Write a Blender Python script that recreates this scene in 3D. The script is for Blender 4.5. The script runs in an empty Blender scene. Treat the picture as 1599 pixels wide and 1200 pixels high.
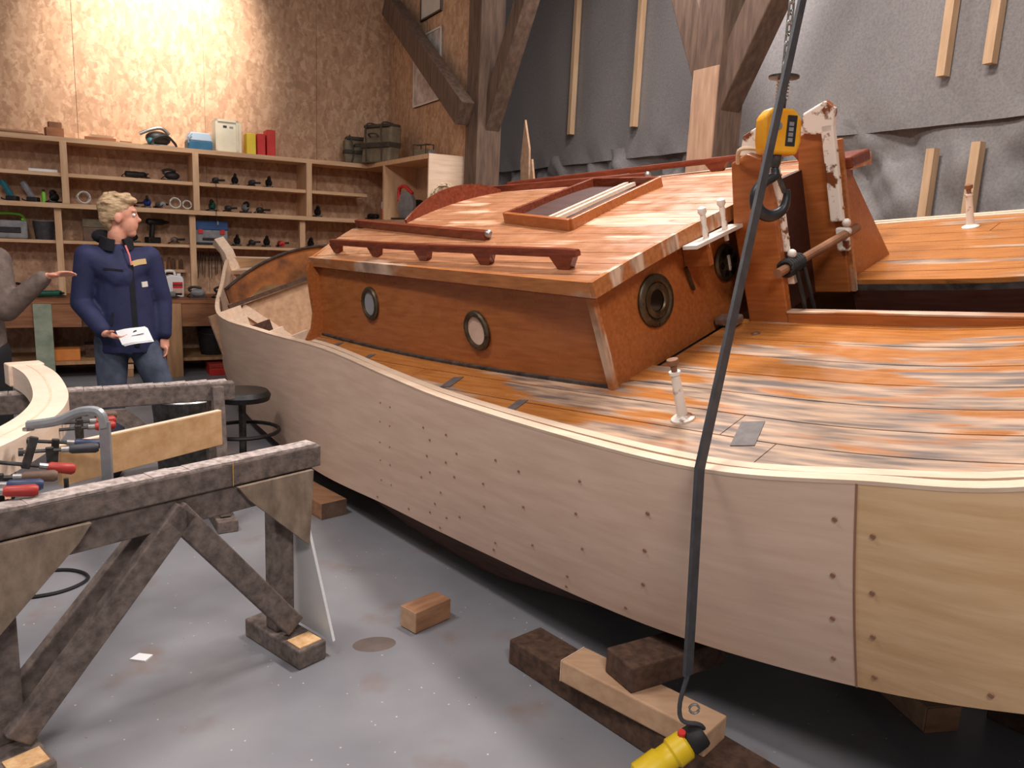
import bpy, bmesh, math, random
from mathutils import Vector, Matrix
random.seed(7)
SC = bpy.context.scene
COL = SC.collection
V = Vector

# ---------------------------------------------------------------- camera
cam_d = bpy.data.cameras.new('camera'); cam = bpy.data.objects.new('camera', cam_d); COL.objects.link(cam)
cam_d.sensor_fit = 'HORIZONTAL'; cam_d.sensor_width = 36.0; cam_d.lens = 36.0 * 1200 / 1599
cam_d.clip_start = 0.05
_p = math.radians(10.8)
_wz = V((.045, math.cos(_p), -math.sin(_p))).normalized()
_wy = (V((0, 0, 1)) - _wz * _wz.z).normalized()
_wx = _wy.cross(_wz)
if _wx.x < 0: _wx = -_wx
CAMZ = 1.68
# columns = camera axes (right, up, back) in world
cam.matrix_world = Matrix(((_wx.x, _wx.y, -_wx.z, 0), (_wy.x, _wy.y, -_wy.z, 0), (_wz.x, _wz.y, -_wz.z, CAMZ), (0, 0, 0, 1)))
SC.camera = cam

# ---------------------------------------------------------------- world, lights, exposure
w = bpy.data.worlds.new('world'); SC.world = w; w.use_nodes = True
w.node_tree.nodes['Background'].inputs[0].default_value = (.95, .9, .9, 1)
w.node_tree.nodes['Background'].inputs[1].default_value = 0.20
SC.view_settings.view_transform = 'Standard'; SC.view_settings.look = 'None'
SC.view_settings.exposure = 0.0; SC.view_settings.gamma = 1.0; SC.view_settings.use_curve_mapping = False

def area(name, loc, target, sx, sy, power, color):
    d = bpy.data.lights.new(name, 'AREA'); d.shape = 'RECTANGLE'; d.size = sx; d.size_y = sy; d.energy = power; d.color = color
    o = bpy.data.objects.new(name, d); COL.objects.link(o); o.location = loc
    o.rotation_euler = (V(target) - V(loc)).to_track_quat('-Z', 'Y').to_euler()
    return o
area('ceiling_lamp_over_boat', (0.75, 3.75, 4.9), (0.6, 3.5, 0), 1.3, .35, 165, (1, .92, .87))
area('ceiling_lamp_over_trestles', (-2.3, 2.2, 4.9), (-2.0, 2.6, 0), 1.3, .35, 105, (1, .92, .88))
area('hull_fill_lamp', (0.6, -1.6, 4.7), (0.4, 0.5, 0.4), 1.6, .5, 150, (1, .91, .86))  # unseen fill lamp, added to brighten the near hull side
area('sheeting_fill_lamp', (0.9, 6.6, 5.0), (1.2, 6.2, 0), 1.3, .35, 130, (1, .93, .90))  # unseen fill lamp, added to lighten the grey sheeting
_sd = bpy.data.lights.new('wall_flood_lamp', 'SPOT'); _sd.energy = 1500; _sd.color = (1, .90, .80); _sd.spot_size = math.radians(58); _sd.spot_blend = 1.0; _sd.shadow_soft_size = .12
_so = bpy.data.objects.new('wall_flood_lamp', _sd); COL.objects.link(_so)

# ---------------------------------------------------------------- materials
def lin(c):
    c = c / 255.0
    return c / 12.92 if c <= .04045 else ((c + .055) / 1.055) ** 2.4
def rgb(r, g, b): return (lin(r), lin(g), lin(b), 1)
MATS = {}
def mat(name, c1, c2=None, scale=8.0, stretch=(1, 1, 1), rough=.6, metal=0.0, bump=0.0, spec=.4, coat=0.0, detail=5, contrast=(.35, .65)):
    """plain or two-tone noise material in object coordinates"""
    if name in MATS: return MATS[name]
    m = bpy.data.materials.new(name); m.use_nodes = True; nt = m.node_tree; N = nt.nodes; L = nt.links
    b = N['Principled BSDF']; b.inputs['Roughness'].default_value = rough; b.inputs['Metallic'].default_value = metal
    b.inputs['Specular IOR Level'].default_value = spec; b.inputs['Coat Weight'].default_value = coat; b.inputs['Coat Roughness'].default_value = .15
    if c2 is None:
        b.inputs['Base Color'].default_value = rgb(*c1)
    else:
        tc = N.new('ShaderNodeTexCoord'); mp = N.new('ShaderNodeMapping'); mp.inputs['Scale'].default_value = stretch
        nz = N.new('ShaderNodeTexNoise'); nz.inputs['Scale'].default_value = scale; nz.inputs['Detail'].default_value = detail; nz.inputs['Roughness'].default_value = .6
        rp = N.new('ShaderNodeValToRGB'); rp.color_ramp.elements[0].position = contrast[0]; rp.color_ramp.elements[1].position = contrast[1]
        rp.color_ramp.elements[0].color = rgb(*c1); rp.color_ramp.elements[1].color = rgb(*c2)
        L.new(tc.outputs['Object'], mp.inputs['Vector']); L.new(mp.outputs['Vector'], nz.inputs['Vector'])
        L.new(nz.outputs['Fac'], rp.inputs['Fac']); L.new(rp.outputs['Color'], b.inputs['Base Color'])
        if bump:
            bp = N.new('ShaderNodeBump'); bp.inputs['Strength'].default_value = bump; bp.inputs['Distance'].default_value = .01
            L.new(nz.outputs['Fac'], bp.inputs['Height']); L.new(bp.outputs['Normal'], b.inputs['Normal'])
    MATS[name] = m
    return m

def varnish(name, cA, cB, worn=0.0, wear_x=None, rough=.33, wear_col=((198, 164, 136), (112, 98, 90))):
    """varnished wood in boat coordinates (x = forward), grain along x, optional bare weathered patches"""
    m = bpy.data.materials.new(name); m.use_nodes = True; nt = m.node_tree; N = nt.nodes; L = nt.links
    b = N['Principled BSDF']; b.inputs['Specular IOR Level'].default_value = .45
    tc = N.new('ShaderNodeTexCoord')
    def noise(sc, st, det=6):
        mp = N.new('ShaderNodeMapping'); mp.inputs['Scale'].default_value = st
        nz = N.new('ShaderNodeTexNoise'); nz.inputs['Scale'].default_value = sc; nz.inputs['Detail'].default_value = det
        L.new(tc.outputs['Object'], mp.inputs['Vector']); L.new(mp.outputs['Vector'], nz.inputs['Vector']); return nz.outputs['Fac']
    def ramp(fac, p0, p1, a, c):
        r = N.new('ShaderNodeValToRGB'); r.color_ramp.elements[0].position = p0; r.color_ramp.elements[1].position = p1
        r.color_ramp.elements[0].color = a; r.color_ramp.elements[1].color = c; L.new(fac, r.inputs['Fac']); return r.outputs['Color']
    grain = noise(5, (1, 12, 12)); base = ramp(grain, .3, .7, rgb(*cA), rgb(*cB))
    rn = ramp(noise(9, (1, 1, 1)), .3, .7, (rough - .1,) * 3 + (1,), (rough + .15,) * 3 + (1,))
    if worn > 0:
        big = noise(2.6, (.5, 2.8, 1), 12)
        wearc = ramp(noise(6, (.6, 5, 1)), .36, .62, rgb(*wear_col[1]), rgb(*wear_col[0]))
        val = big
        if wear_x is not None:
            sx = N.new('ShaderNodeSeparateXYZ'); L.new(tc.outputs['Object'], sx.inputs[0])
            mr = N.new('ShaderNodeMapRange'); mr.inputs['From Min'].default_value = wear_x[0]; mr.inputs['From Max'].default_value = wear_x[1]
            mr.inputs['To Min'].default_value = -.16; mr.inputs['To Max'].default_value = .06; L.new(sx.outputs['X'], mr.inputs['Value'])
            ad = N.new('ShaderNodeMath'); ad.operation = 'ADD'; L.new(big, ad.inputs[0]); L.new(mr.outputs[0], ad.inputs[1])
            # weathering concentrates on the planks nearest the side
            my = N.new('ShaderNodeMapRange'); my.inputs['From Min'].default_value = .55; my.inputs['From Max'].default_value = 1.1
            my.inputs['To Min'].default_value = .05; my.inputs['To Max'].default_value = -.12; L.new(sx.outputs['Y'], my.inputs['Value'])
            a2 = N.new('ShaderNodeMath'); a2.operation = 'ADD'; L.new(ad.outputs[0], a2.inputs[0]); L.new(my.outputs[0], a2.inputs[1]); val = a2.outputs[0]
        mask = ramp(val, .585 - worn * .1, .645 - worn * .1, (0, 0, 0, 1), (1, 1, 1, 1))
        mx = N.new('ShaderNodeMix'); mx.data_type = 'RGBA'; L.new(mask, mx.inputs[0]); L.new(base, mx.inputs[6]); L.new(wearc, mx.inputs[7])
        L.new(mx.outputs[2], b.inputs['Base Color'])
        mr2 = N.new('ShaderNodeMix'); mr2.data_type = 'RGBA'; L.new(mask, mr2.inputs[0]); L.new(rn, mr2.inputs[6]); mr2.inputs[7].default_value = (.6, .6, .6, 1)
        L.new(mr2.outputs[2], b.inputs['Roughness'])
    else:
        L.new(base, b.inputs['Base Color']); L.new(rn, b.inputs['Roughness'])
    bp = N.new('ShaderNodeBump'); bp.inputs['Strength'].default_value = .12; bp.inputs['Distance'].default_value = .004
    L.new(grain, bp.inputs['Height']); L.new(bp.outputs['Normal'], b.inputs['Normal'])
    MATS[name] = m
    return m

def osb_mat():
    m = bpy.data.materials.new('osb_board'); m.use_nodes = True; nt = m.node_tree; N = nt.nodes; L = nt.links
    b = N['Principled BSDF']; b.inputs['Roughness'].default_value = .6
    tc = N.new('ShaderNodeTexCoord')
    cols = []
    for i, (sc, rz) in enumerate(((26, .5), (33, -.7))):
        mp = N.new('ShaderNodeMapping'); mp.inputs['Scale'].default_value = (1.0, 1.0, .45); mp.inputs['Rotation'].default_value = (rz, rz * .8, rz)
        vo = N.new('ShaderNodeTexVoronoi'); vo.inputs['Scale'].default_value = sc; vo.inputs['Randomness'].default_value = 1
        nz = N.new('ShaderNodeTexNoise'); nz.inputs['Scale'].default_value = 9; nz.inputs['Detail'].default_value = 3
        mxv = N.new('ShaderNodeMix'); mxv.data_type = 'VECTOR'; mxv.inputs[0].default_value = .12
        L.new(tc.outputs['Object'], mp.inputs['Vector']); L.new(tc.outputs['Object'], nz.inputs['Vector'])
        L.new(mp.outputs['Vector'], mxv.inputs[4]); L.new(nz.outputs['Color'], mxv.inputs[5]); L.new(mxv.outputs[1], vo.inputs['Vector'])
        cols.append(vo.outputs['Color'])
    mx = N.new('ShaderNodeMix'); mx.data_type = 'RGBA'; mx.inputs[0].default_value = .5; L.new(cols[0], mx.inputs[6]); L.new(cols[1], mx.inputs[7])
    bw = N.new('ShaderNodeRGBToBW'); L.new(mx.outputs[2], bw.inputs[0])
    rp = N.new('ShaderNodeValToRGB'); e = rp.color_ramp.elements; e[0].position = .2; e[1].position = .8
    e[0].color = rgb(168, 130, 100); e[1].color = rgb(208, 172, 140)
    x = rp.color_ramp.elements.new(.5); x.color = rgb(190, 150, 118)
    L.new(bw.outputs[0], rp.inputs['Fac']); L.new(rp.outputs['Color'], b.inputs['Base Color'])
    bp = N.new('ShaderNodeBump'); bp.inputs['Strength'].default_value = .25; bp.inputs['Distance'].default_value = .004
    L.new(bw.outputs[0], bp.inputs['Height']); L.new(bp.outputs['Normal'], b.inputs['Normal'])
    MATS['osb'] = m; return m

def floor_mat():
    m = bpy.data.materials.new('painted_concrete'); m.use_nodes = True; nt = m.node_tree; N = nt.nodes; L = nt.links
    b = N['Principled BSDF']; b.inputs['Specular IOR Level'].default_value = .4
    tc = N.new('ShaderNodeTexCoord')
    def noise(sc, det):
        nz = N.new('ShaderNodeTexNoise'); nz.inputs['Scale'].default_value = sc; nz.inputs['Detail'].default_value = det; L.new(tc.outputs['Object'], nz.inputs['Vector']); return nz.outputs['Fac']
    def ramp(fac, p0, p1, a, c):
        r = N.new('ShaderNodeValToRGB'); r.color_ramp.elements[0].position = p0; r.color_ramp.elements[1].position = p1
        r.color_ramp.elements[0].color = a; r.color_ramp.elements[1].color = c; L.new(fac, r.inputs['Fac']); return r.outputs['Color']
    base = ramp(noise(1.6, 6), .3, .7, rgb(122, 123, 129), rgb(146, 146, 151))
    def over(col, fac, c):
        mx = N.new('ShaderNodeMix'); mx.data_type = 'RGBA'; L.new(fac, mx.inputs[0]); L.new(col, mx.inputs[6]); mx.inputs[7].default_value = c; return mx.outputs[2]
    z, o = (0, 0, 0, 1), (1, 1, 1, 1)
    c = over(base, ramp(noise(3.1, 4), .60, .72, z, (.6, .6, .6, 1)), rgb(130, 108, 96))     # brownish stains
    vo = N.new('ShaderNodeTexVoronoi'); vo.inputs['Scale'].default_value = 17; L.new(tc.outputs['Object'], vo.inputs['Vector'])
    c = over(c, ramp(vo.outputs['Distance'], .04, .07, o, z), rgb(205, 200, 196))             # pale specks of dust
    vo2 = N.new('ShaderNodeTexVoronoi'); vo2.inputs['Scale'].default_value = 11; L.new(tc.outputs['Object'], vo2.inputs['Vector'])
    c = over(c, ramp(vo2.outputs['Distance'], .02, .04, o, z), rgb(96, 82, 74))
    L.new(c, b.inputs['Base Color'])
    L.new(ramp(noise(4, 5), .3, .7, (.34,) * 3 + (1,), (.55,) * 3 + (1,)), b.inputs['Roughness'])
    MATS['floor'] = m; return m

osb_mat(); floor_mat()
varnish('varnish_deck', (168, 102, 48), (196, 130, 70), worn=.82, wear_x=(-2.2, -.2), rough=.30)
varnish('varnish_roof', (158, 104, 70), (186, 132, 96), worn=.25, rough=.30, wear_col=((214, 176, 150), (190, 140, 105)))
varnish('varnish_cabin', (150, 84, 40), (174, 104, 56), rough=.30)
varnish('varnish_edge', (160, 96, 52), (188, 124, 74), worn=.75, rough=.35, wear_col=((220, 190, 165), (150, 120, 100)))
varnish('mahogany', (96, 42, 26), (130, 62, 40), rough=.25)
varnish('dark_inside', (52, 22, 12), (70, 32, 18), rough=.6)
mat('new_plywood', (212, 180, 158), (224, 194, 172), 3, (1, 1, 9), rough=.55, spec=.3)
mat('new_plywood_fore', (206, 166, 122), (224, 188, 146), 3, (1, 1, 9), rough=.55, spec=.3)
mat('new_wood', (222, 192, 164), (236, 210, 186), 4, (1, 8, 8), rough=.6, spec=.3)
mat('plug', (146, 108, 86), rough=.6)
mat('caulk', (44, 36, 34), (86, 78, 74), 14, rough=.75)
mat('caulk_grey', (92, 84, 82), (112, 104, 102), 20, rough=.6)
mat('old_hull', (62, 40, 30), (88, 58, 42), 6, (1, 6, 6), rough=.8)
mat('rust_board', (92, 54, 28), (168, 100, 48), 4, (1, 1, 1), rough=.55)
mat('bronze', (70, 60, 46), (104, 92, 72), 18, rough=.42, metal=.75)
mat('glass_pale', (150, 148, 152), rough=.15, spec=.6)
mat('paper_pale', (226, 196, 180), (200, 168, 150), 12, rough=.6)
mat('dark_glass', (30, 22, 18), rough=.12, spec=.6)
mat('white_rust', (120, 66, 36), (236, 226, 214), 13, rough=.5, contrast=(.40, .47))
mat('steel', (150, 148, 146), (188, 186, 184), 30, rough=.35, metal=.85)
mat('clamp_steel', (150, 152, 156), (176, 178, 182), 12, rough=.4, metal=.5)
mat('dark_steel', (60, 58, 56), (92, 90, 88), 25, rough=.45, metal=.6)
mat('chain_steel', (190, 188, 184), rough=.3, metal=.9)
mat('hook_black', (34, 36, 40), (48, 50, 54), 12, rough=.4, spec=.5)
mat('hoist_yellow', (222, 150, 22), (236, 172, 40), 9, rough=.4)
mat('pendant_yellow', (222, 186, 20), (234, 202, 46), 9, rough=.42)
mat('black_rubber', (30, 29, 30), (44, 42, 43), 14, rough=.6)
mat('cable_grey', (58, 58, 62), (72, 72, 76), 20, rough=.55)
mat('shelf_wood', (206, 164, 124), (226, 188, 150), 3, (1, 8, 8), rough=.6)
mat('shelf_wood_z', (206, 164, 124), (224, 186, 148), 3, (8, 8, 1), rough=.6)
mat('bench_wood', (128, 82, 54), (160, 108, 74), 3, (1, 7, 7), rough=.65)
mat('bench_leg', (160, 120, 84), (186, 144, 104), 3, (7, 7, 1), rough=.65)
mat('green_paint', (128, 140, 120), (160, 166, 146), 8, rough=.6)
mat('timber_old', (84, 66, 56), (112, 90, 76), 3, (7, 7, 1), rough=.8, bump=.3)
mat('timber_light', (168, 134, 110), (194, 158, 132), 3, (7, 7, 1), rough=.75)
mat('batten', (196, 160, 124), (214, 180, 144), 3, (7, 7, 1), rough=.7)
mat('tarp', (128, 124, 124), (146, 142, 141), 60, rough=.62, spec=.35, bump=.12)
mat('trestle_wood', (88, 78, 74), (128, 114, 106), 5, (5, 5, 5), rough=.85, bump=.4)
mat('trestle_top', (140, 126, 120), (196, 182, 176), 14, (3, 3, 3), rough=.8)
mat('gusset', (116, 100, 86), (152, 134, 116), 5, (5, 2, 2), rough=.8)
mat('white_board', (214, 214, 216), (228, 228, 230), 4, rough=.5)
mat('block_wood', (138, 98, 70), (170, 126, 94), 4, (1, 6, 6), rough=.75)
mat('dark_beam', (66, 48, 38), (96, 72, 58), 5, (6, 6, 6), rough=.85, bump=.3)
mat('pale_beam', (178, 142, 112), (200, 164, 132), 3, (1, 6, 6), rough=.75)
mat('sawdust', (214, 164, 112), (240, 200, 150), 40, rough=.9)
mat('laminate', (232, 204, 180), (246, 224, 204), 4, (1, 1, 6), rough=.6)
mat('board_wood', (200, 156, 108), (222, 182, 136), 3, (1, 6, 6), rough=.6)
mat('handle_red', (160, 48, 42), (186, 66, 56), 12, rough=.45)
mat('handle_wood', (96, 74, 62), (120, 96, 80), 12, rough=.6)
mat('handle_blue', (42, 52, 82), (60, 72, 106), 12, rough=.45)
mat('skin', (206, 142, 118), (220, 160, 136), 12, rough=.5, spec=.35)
mat('hair', (142, 112, 80), (206, 178, 140), 22, (1, 1, 3), rough=.6, bump=.6)
mat('jacket', (30, 34, 66), (40, 44, 82), 8, rough=.75, bump=.3)
mat('collar_dark', (18, 18, 24), (28, 28, 36), 18, rough=.85)
mat('jeans', (62, 70, 88), (86, 94, 112), 10, rough=.8, bump=.2)
mat('sweater', (92, 80, 74), (112, 98, 90), 24, rough=.9, bump=.3)
mat('black_cloth', (20, 19, 22), (32, 30, 34), 10, rough=.85)
mat('white_paper', (236, 236, 238), rough=.6)
mat('ink', (60, 60, 64), rough=.7)
mat('tan_patch', (206, 176, 124), rough=.7)
mat('pink_cord', (216, 120, 124), rough=.7)
mat('shoe', (40, 34, 32), rough=.6)
mat('black_tool', (24, 23, 24), (40, 38, 38), 14, rough=.5)
mat('grey_tool', (120, 120, 122), (146, 146, 148), 12, rough=.45)
mat('teal', (34, 96, 112), (48, 116, 130), 10, rough=.45)
mat('green_tool', (20, 74, 62), (32, 96, 80), 10, rough=.45)
mat('lime', (126, 196, 60), rough=.45)
mat('blue_tool', (44, 62, 140), rough=.45)
mat('tool_blue_case', (40, 76, 128), (52, 92, 146), 8, rough=.5)
mat('pale_blue', (176, 196, 214), rough=.5)
mat('sea_blue', (34, 92, 128), (48, 108, 144), 8, rough=.5)
mat('cream', (226, 218, 192), (236, 228, 206), 8, rough=.5)
mat('yellow_box', (236, 206, 50), (244, 218, 76), 8, rough=.5)
mat('red_box', (204, 44, 42), (220, 62, 56), 8, rough=.5)
mat('olive', (104, 94, 76), (128, 116, 94), 10, rough=.7, bump=.2)
mat('olive_dark', (60, 54, 46), (76, 68, 58), 12, rough=.75)
mat('rope', (206, 184, 154), (224, 204, 176), 30, rough=.85)
mat('white_cable', (216, 214, 208), rough=.55)
mat('white_plastic', (232, 230, 228), (240, 238, 236), 6, rough=.4)
mat('orange_box', (206, 120, 52), (220, 138, 70), 8, rough=.6)
mat('poster', (168, 150, 140), (222, 212, 204), 7, rough=.5)
mat('poster_plain', (196, 190, 182), (210, 204, 196), 5, rough=.5)
mat('frame_white', (222, 214, 204), rough=.5)
mat('frame_dark', (74, 60, 52), rough=.5)
mat('brown_stick', (120, 80, 56), (150, 106, 76), 5, rough=.7)
mat('stain', (98, 88, 84), (112, 100, 95), 9, rough=.5)
mat('yellow_mark', (206, 160, 60), rough=.6)

# ---------------------------------------------------------------- mesh helpers
class MB:
    def __init__(s): s.v = []; s.f = []
    def add(s, vs, fs):
        o = len(s.v); s.v += [tuple(x) for x in vs]; s.f += [tuple(i + o for i in f) for f in fs]; return s
    def box(s, x0, x1, y0, y1, z0, z1):
        return s.add([(x0, y0, z0), (x1, y0, z0), (x1, y1, z0), (x0, y1, z0), (x0, y0, z1), (x1, y0, z1), (x1, y1, z1), (x0, y1, z1)],
                     [(0, 3, 2, 1), (4, 5, 6, 7), (0, 1, 5, 4), (1, 2, 6, 5), (2, 3, 7, 6), (3, 0, 4, 7)])
    def bar(s, p0, p1, w, h, up=(0, 0, 1)):
        p0, p1 = V(p0), V(p1); d = (p1 - p0).normalized(); up = V(up)
        sd = d.cross(up)
        if sd.length < 1e-4: sd = d.cross(V((1, 0, 0)))
        sd.normalize(); u = sd.cross(d).normalized()
        vs = []
        for p in (p0, p1):
            for a, b in ((-1, -1), (1, -1), (1, 1), (-1, 1)): vs.append(p + sd * (a * w / 2) + u * (b * h / 2))
        return s.add(vs, [(0, 1, 2, 3), (7, 6, 5, 4), (0, 4, 5, 1), (1, 5, 6, 2), (2, 6, 7, 3), (3, 7, 4, 0)])
    def sweep(s, pts, ring, up=(0, 0, 1), cap=True, closed=False, scale=None):
        """ring: list of (side, up) offsets swept along pts"""
        pts = [V(p) for p in pts]; n = len(pts); k = len(ring); vs = []; up = V(up)
        for i, p in enumerate(pts):
            if closed: d = pts[(i + 1) % n] - pts[i - 1]
            else: d = pts[min(i + 1, n - 1)] - pts[max(i - 1, 0)]
            d.normalize(); sd = d.cross(up)
            if sd.length < 1e-3: sd = d.cross(V((0, 1, 0)) if abs(d.y) < .9 else V((1, 0, 0)))
            sd.normalize(); u = sd.cross(d).normalized(); q = scale[i] if scale else 1
            for a, b in ring: vs.append(p + sd * a * q + u * b * q)
        fs = []
        m = n if closed else n - 1
        for i in range(m):
            for j in range(k):
                a = i * k + j; b = i * k + (j + 1) % k; c = ((i + 1) % n) * k + (j + 1) % k; d = ((i + 1) % n) * k + j
                fs.append((a, b, c, d))
        if cap and not closed:
            fs.append(tuple(reversed(range(k)))); fs.append(tuple(range((n - 1) * k, n * k)))
        return s.add(vs, fs)
    def tube(s, pts, r, k=8, up=(0, 0, 1), closed=False, scale=None):
        return s.sweep(pts, [(r * math.cos(2 * math.pi * i / k), r * math.sin(2 * math.pi * i / k)) for i in range(k)], up, True, closed, scale)
    def lathe(s, prof, o=(0, 0, 0), axis=(0, 0, 1), k=16, ring=False):
        """prof: list of (radius, height along axis)"""
        ax = V(axis).normalized(); t = ax.orthogonal().normalized(); u = ax.cross(t); o = V(o); vs = []; fs = []
        for r, h in prof:
            for i in range(k):
                a = 2 * math.pi * i / k; vs.append(o + ax * h + (t * math.cos(a) + u * math.sin(a)) * r)
        n = len(prof)
        for i in range(n if ring else n - 1):
            for j in range(k): fs.append((i * k + j, i * k + (j + 1) % k, ((i + 1) % n) * k + (j + 1) % k, ((i + 1) % n) * k + j))
        if not ring: fs.append(tuple(reversed(range(k)))); fs.append(tuple(range((n - 1) * k, n * k)))
        return s.add(vs, fs)
    def prism(s, poly, d):
        """poly: list of 3D points, extruded by vector d"""
        n = len(poly); d = V(d); vs = [V(p) for p in poly] + [V(p) + d for p in poly]
        fs = [tuple(reversed(range(n))), tuple(range(n, 2 * n))] + [(i, (i + 1) % n, (i + 1) % n + n, i + n) for i in range(n)]
        return s.add(vs, fs)
    def grid(s, rows):
        k = len(rows[0]); vs = [p for r in rows for p in r]
        return s.add(vs, [(i * k + j, i * k + j + 1, (i + 1) * k + j + 1, (i + 1) * k + j) for i in range(len(rows) - 1) for j in range(k - 1)])
    def slab(s, rows, d):
        """grid of points thickened by vector d: closed solid"""
        k = len(rows[0]); n = len(rows); d = V(d)
        top = [V(p) for r in rows for p in r]; bot = [p + d for p in top]; N = len(top)
        fs = []
        for i in range(n - 1):
            for j in range(k - 1):
                a, b, c, e = i * k + j, i * k + j + 1, (i + 1) * k + j + 1, (i + 1) * k + j
                fs.append((a, b, c, e)); fs.append((a + N, e + N, c + N, b + N))
        rim = [j for j in range(k)] + [i * k + k - 1 for i in range(1, n)] + [(n - 1) * k + j for j in range(k - 2, -1, -1)] + [i * k for i in range(n - 2, 0, -1)]
        for q in range(len(rim)):
            a, b = rim[q], rim[(q + 1) % len(rim)]; fs.append((a, a + N, b + N, b))
        return s.add(top + bot, fs)
    def sphere(s, c, r, k=10, sc=(1, 1, 1)):
        prof = []
        c = V(c); vs = []; fs = []; n = max(4, k // 2 + 1)
        for i in range(n + 1):
            t = math.pi * i / n
            for j in range(k):
                a = 2 * math.pi * j / k; vs.append(c + V((math.sin(t) * math.cos(a) * sc[0], math.sin(t) * math.sin(a) * sc[1], math.cos(t) * sc[2])) * r)
        for i in range(n):
            for j in range(k): fs.append((i * k + j, (i + 1) * k + j, (i + 1) * k + (j + 1) % k, i * k + (j + 1) % k))
        return s.add(vs, fs)
    def build(s, name, m, parent=None, smooth=False, bevel=0):
        me = bpy.data.meshes.new(name); me.from_pydata(s.v, [], s.f)
        bm = bmesh.new(); bm.from_mesh(me); bmesh.ops.remove_doubles(bm, verts=bm.verts, dist=1e-5); bmesh.ops.recalc_face_normals(bm, faces=bm.faces); bm.to_mesh(me); bm.free()
        o = bpy.data.objects.new(name, me); COL.objects.link(o)
        me.materials.append(MATS[m] if isinstance(m, str) else m)
        if parent is not None: o.parent = parent
        if smooth:
            for p in me.polygons: p.use_smooth = True
            try: me.set_sharp_from_angle(angle=math.radians(40))
            except Exception: pass
        if bevel:
            md = o.modifiers.new('bevel', 'BEVEL'); md.width = bevel; md.segments = 2; md.limit_method = 'ANGLE'
        return o
def empty(name, loc=(0, 0, 0), rz=0, parent=None):
    o = bpy.data.objects.new(name, None); COL.objects.link(o); o.location = loc; o.rotation_euler = (0, 0, rz); o.empty_display_size = .1
    if parent is not None: o.parent = parent
    return o
def tag(o, label, cat, group=None):
    o['label'] = label; o['category'] = cat
    if group: o['group'] = group
    return o
def struct(o): o['kind'] = 'structure'; return o
def crom(pts, n):
    """Catmull-Rom through pts, n samples per span"""
    P = [V(p) for p in pts]; out = []
    for i in range(len(P) - 1):
        p0 = P[max(i - 1, 0)]; p1 = P[i]; p2 = P[i + 1]; p3 = P[min(i + 2, len(P) - 1)]
        for j in range(n):
            t = j / n
            out.append(.5 * ((2 * p1) + (p2 - p0) * t + (2 * p0 - 5 * p1 + 4 * p2 - p3) * t * t + (3 * p1 - p0 - 3 * p2 + p3) * t ** 3))
    out.append(P[-1]); return out

# ---------------------------------------------------------------- room frame: x along the shelf wall, y into it
VX, VY = 0.8703557, 0.49242356
RZ = math.atan2(VY, VX)
A0 = V((-5.2532, 7.918, 0)); KR = 1.07     # shelf front at the first bay; KR = bay length unit in metres
def W(s, d, z): return V((A0.x + KR * (VX * s - VY * d), A0.y + KR * (VY * s + VX * d), z))
ROOM = Matrix.Translation(A0) @ Matrix.Rotation(RZ, 4, 'Z') @ Matrix.Diagonal((KR, KR, 1, 1))
def room_obj(o): o.matrix_world = ROOM; return o
_t = W(1.45, .45, 3.86); _so.location = W(1.75, -1.5, 5.5); _so.rotation_euler = (_t - _so.location).to_track_quat('-Z', 'Y').to_euler()

# floor
fl = struct(MB().box(-12, 9, -5, 16, -.2, 0).build('floor', 'floor'))
# OSB walls made of sheets
wl = struct(room_obj(MB().box(-5, 4.15, .47, .6, 0, 5.6).build('wall_left', 'timber_light')))
for i in range(8):
    for z0, z1 in ((0, 2.44), (2.445, 4.88), (4.885, 5.6)):
        x0 = -5.35 + i * 1.22 - .06; x1 = min(x0 + 1.216, 4.006)
        MB().box(max(x0, -5), x1, .455, .47, z0, z1).build('osb_panel', 'osb', wl)
wr = struct(room_obj(MB().box(4.02, 4.12, -1.86, .47, 0, 5.6).build('wall_right', 'timber_light')))
for d0, d1 in ((-1.86, -.7), (-.697, .455)):
    for z0, z1 in ((0, 2.44), (2.445, 4.88), (4.885, 5.6)): MB().box(4.006, 4.02, d0, d1, z0, z1).build('osb_panel', 'osb', wr)
# grey sheeting wall with battens
wt = struct(room_obj(MB().box(5.8, 5.9, -11, 3.2, 0, 5.6).build('wall_back', 'timber_old')))
def sheet(name, z0, z1, off, amp, seed):
    rows = []; rnd = random.Random(seed); ph = [rnd.uniform(0, 6) for _ in range(9)]
    nz = 60; nd = 300
    for i in range(nz + 1):
        z = z0 + (z1 - z0) * i / nz; r = []
        for j in range(nd + 1):
            d = -11 + 14.2 * j / nd
            k = 0
            for q in range(5): k += math.sin(d * (2.1 + q * 1.7) + z * (1.5 - q * .9) + ph[q]) / (1.4 + q)
            # diagonal gathered folds near the seam at z ~ 2.5
            fold = math.exp(-((z - 2.25) / .42) ** 2) * (math.sin(d * 6.5 + z * 6 + ph[6] + 1.6 * math.sin(d * 1.7)) ** 3 + .6 * math.sin(d * 11 - z * 9 + ph[7]) ** 3) * 1.9
            bat = min(1, min(abs(d + t) for t in BAT) / .25)
            r.append((5.506 + off - (k * amp + fold * amp * 1.5) * bat, d, z))
        rows.append(r)
    o = MB().slab(rows, (.006, 0, 0)).build(name, 'tarp', wt, smooth=True); return o
BAT = (1.38, 2.51, 3.85, 5.66, 5.95, 7.2, 8.4)
sheet('grey_sheet', 0, 2.69, .035, .03, 3); sheet('grey_sheet', 2.57, 5.6, 0, .012, 5)
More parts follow.
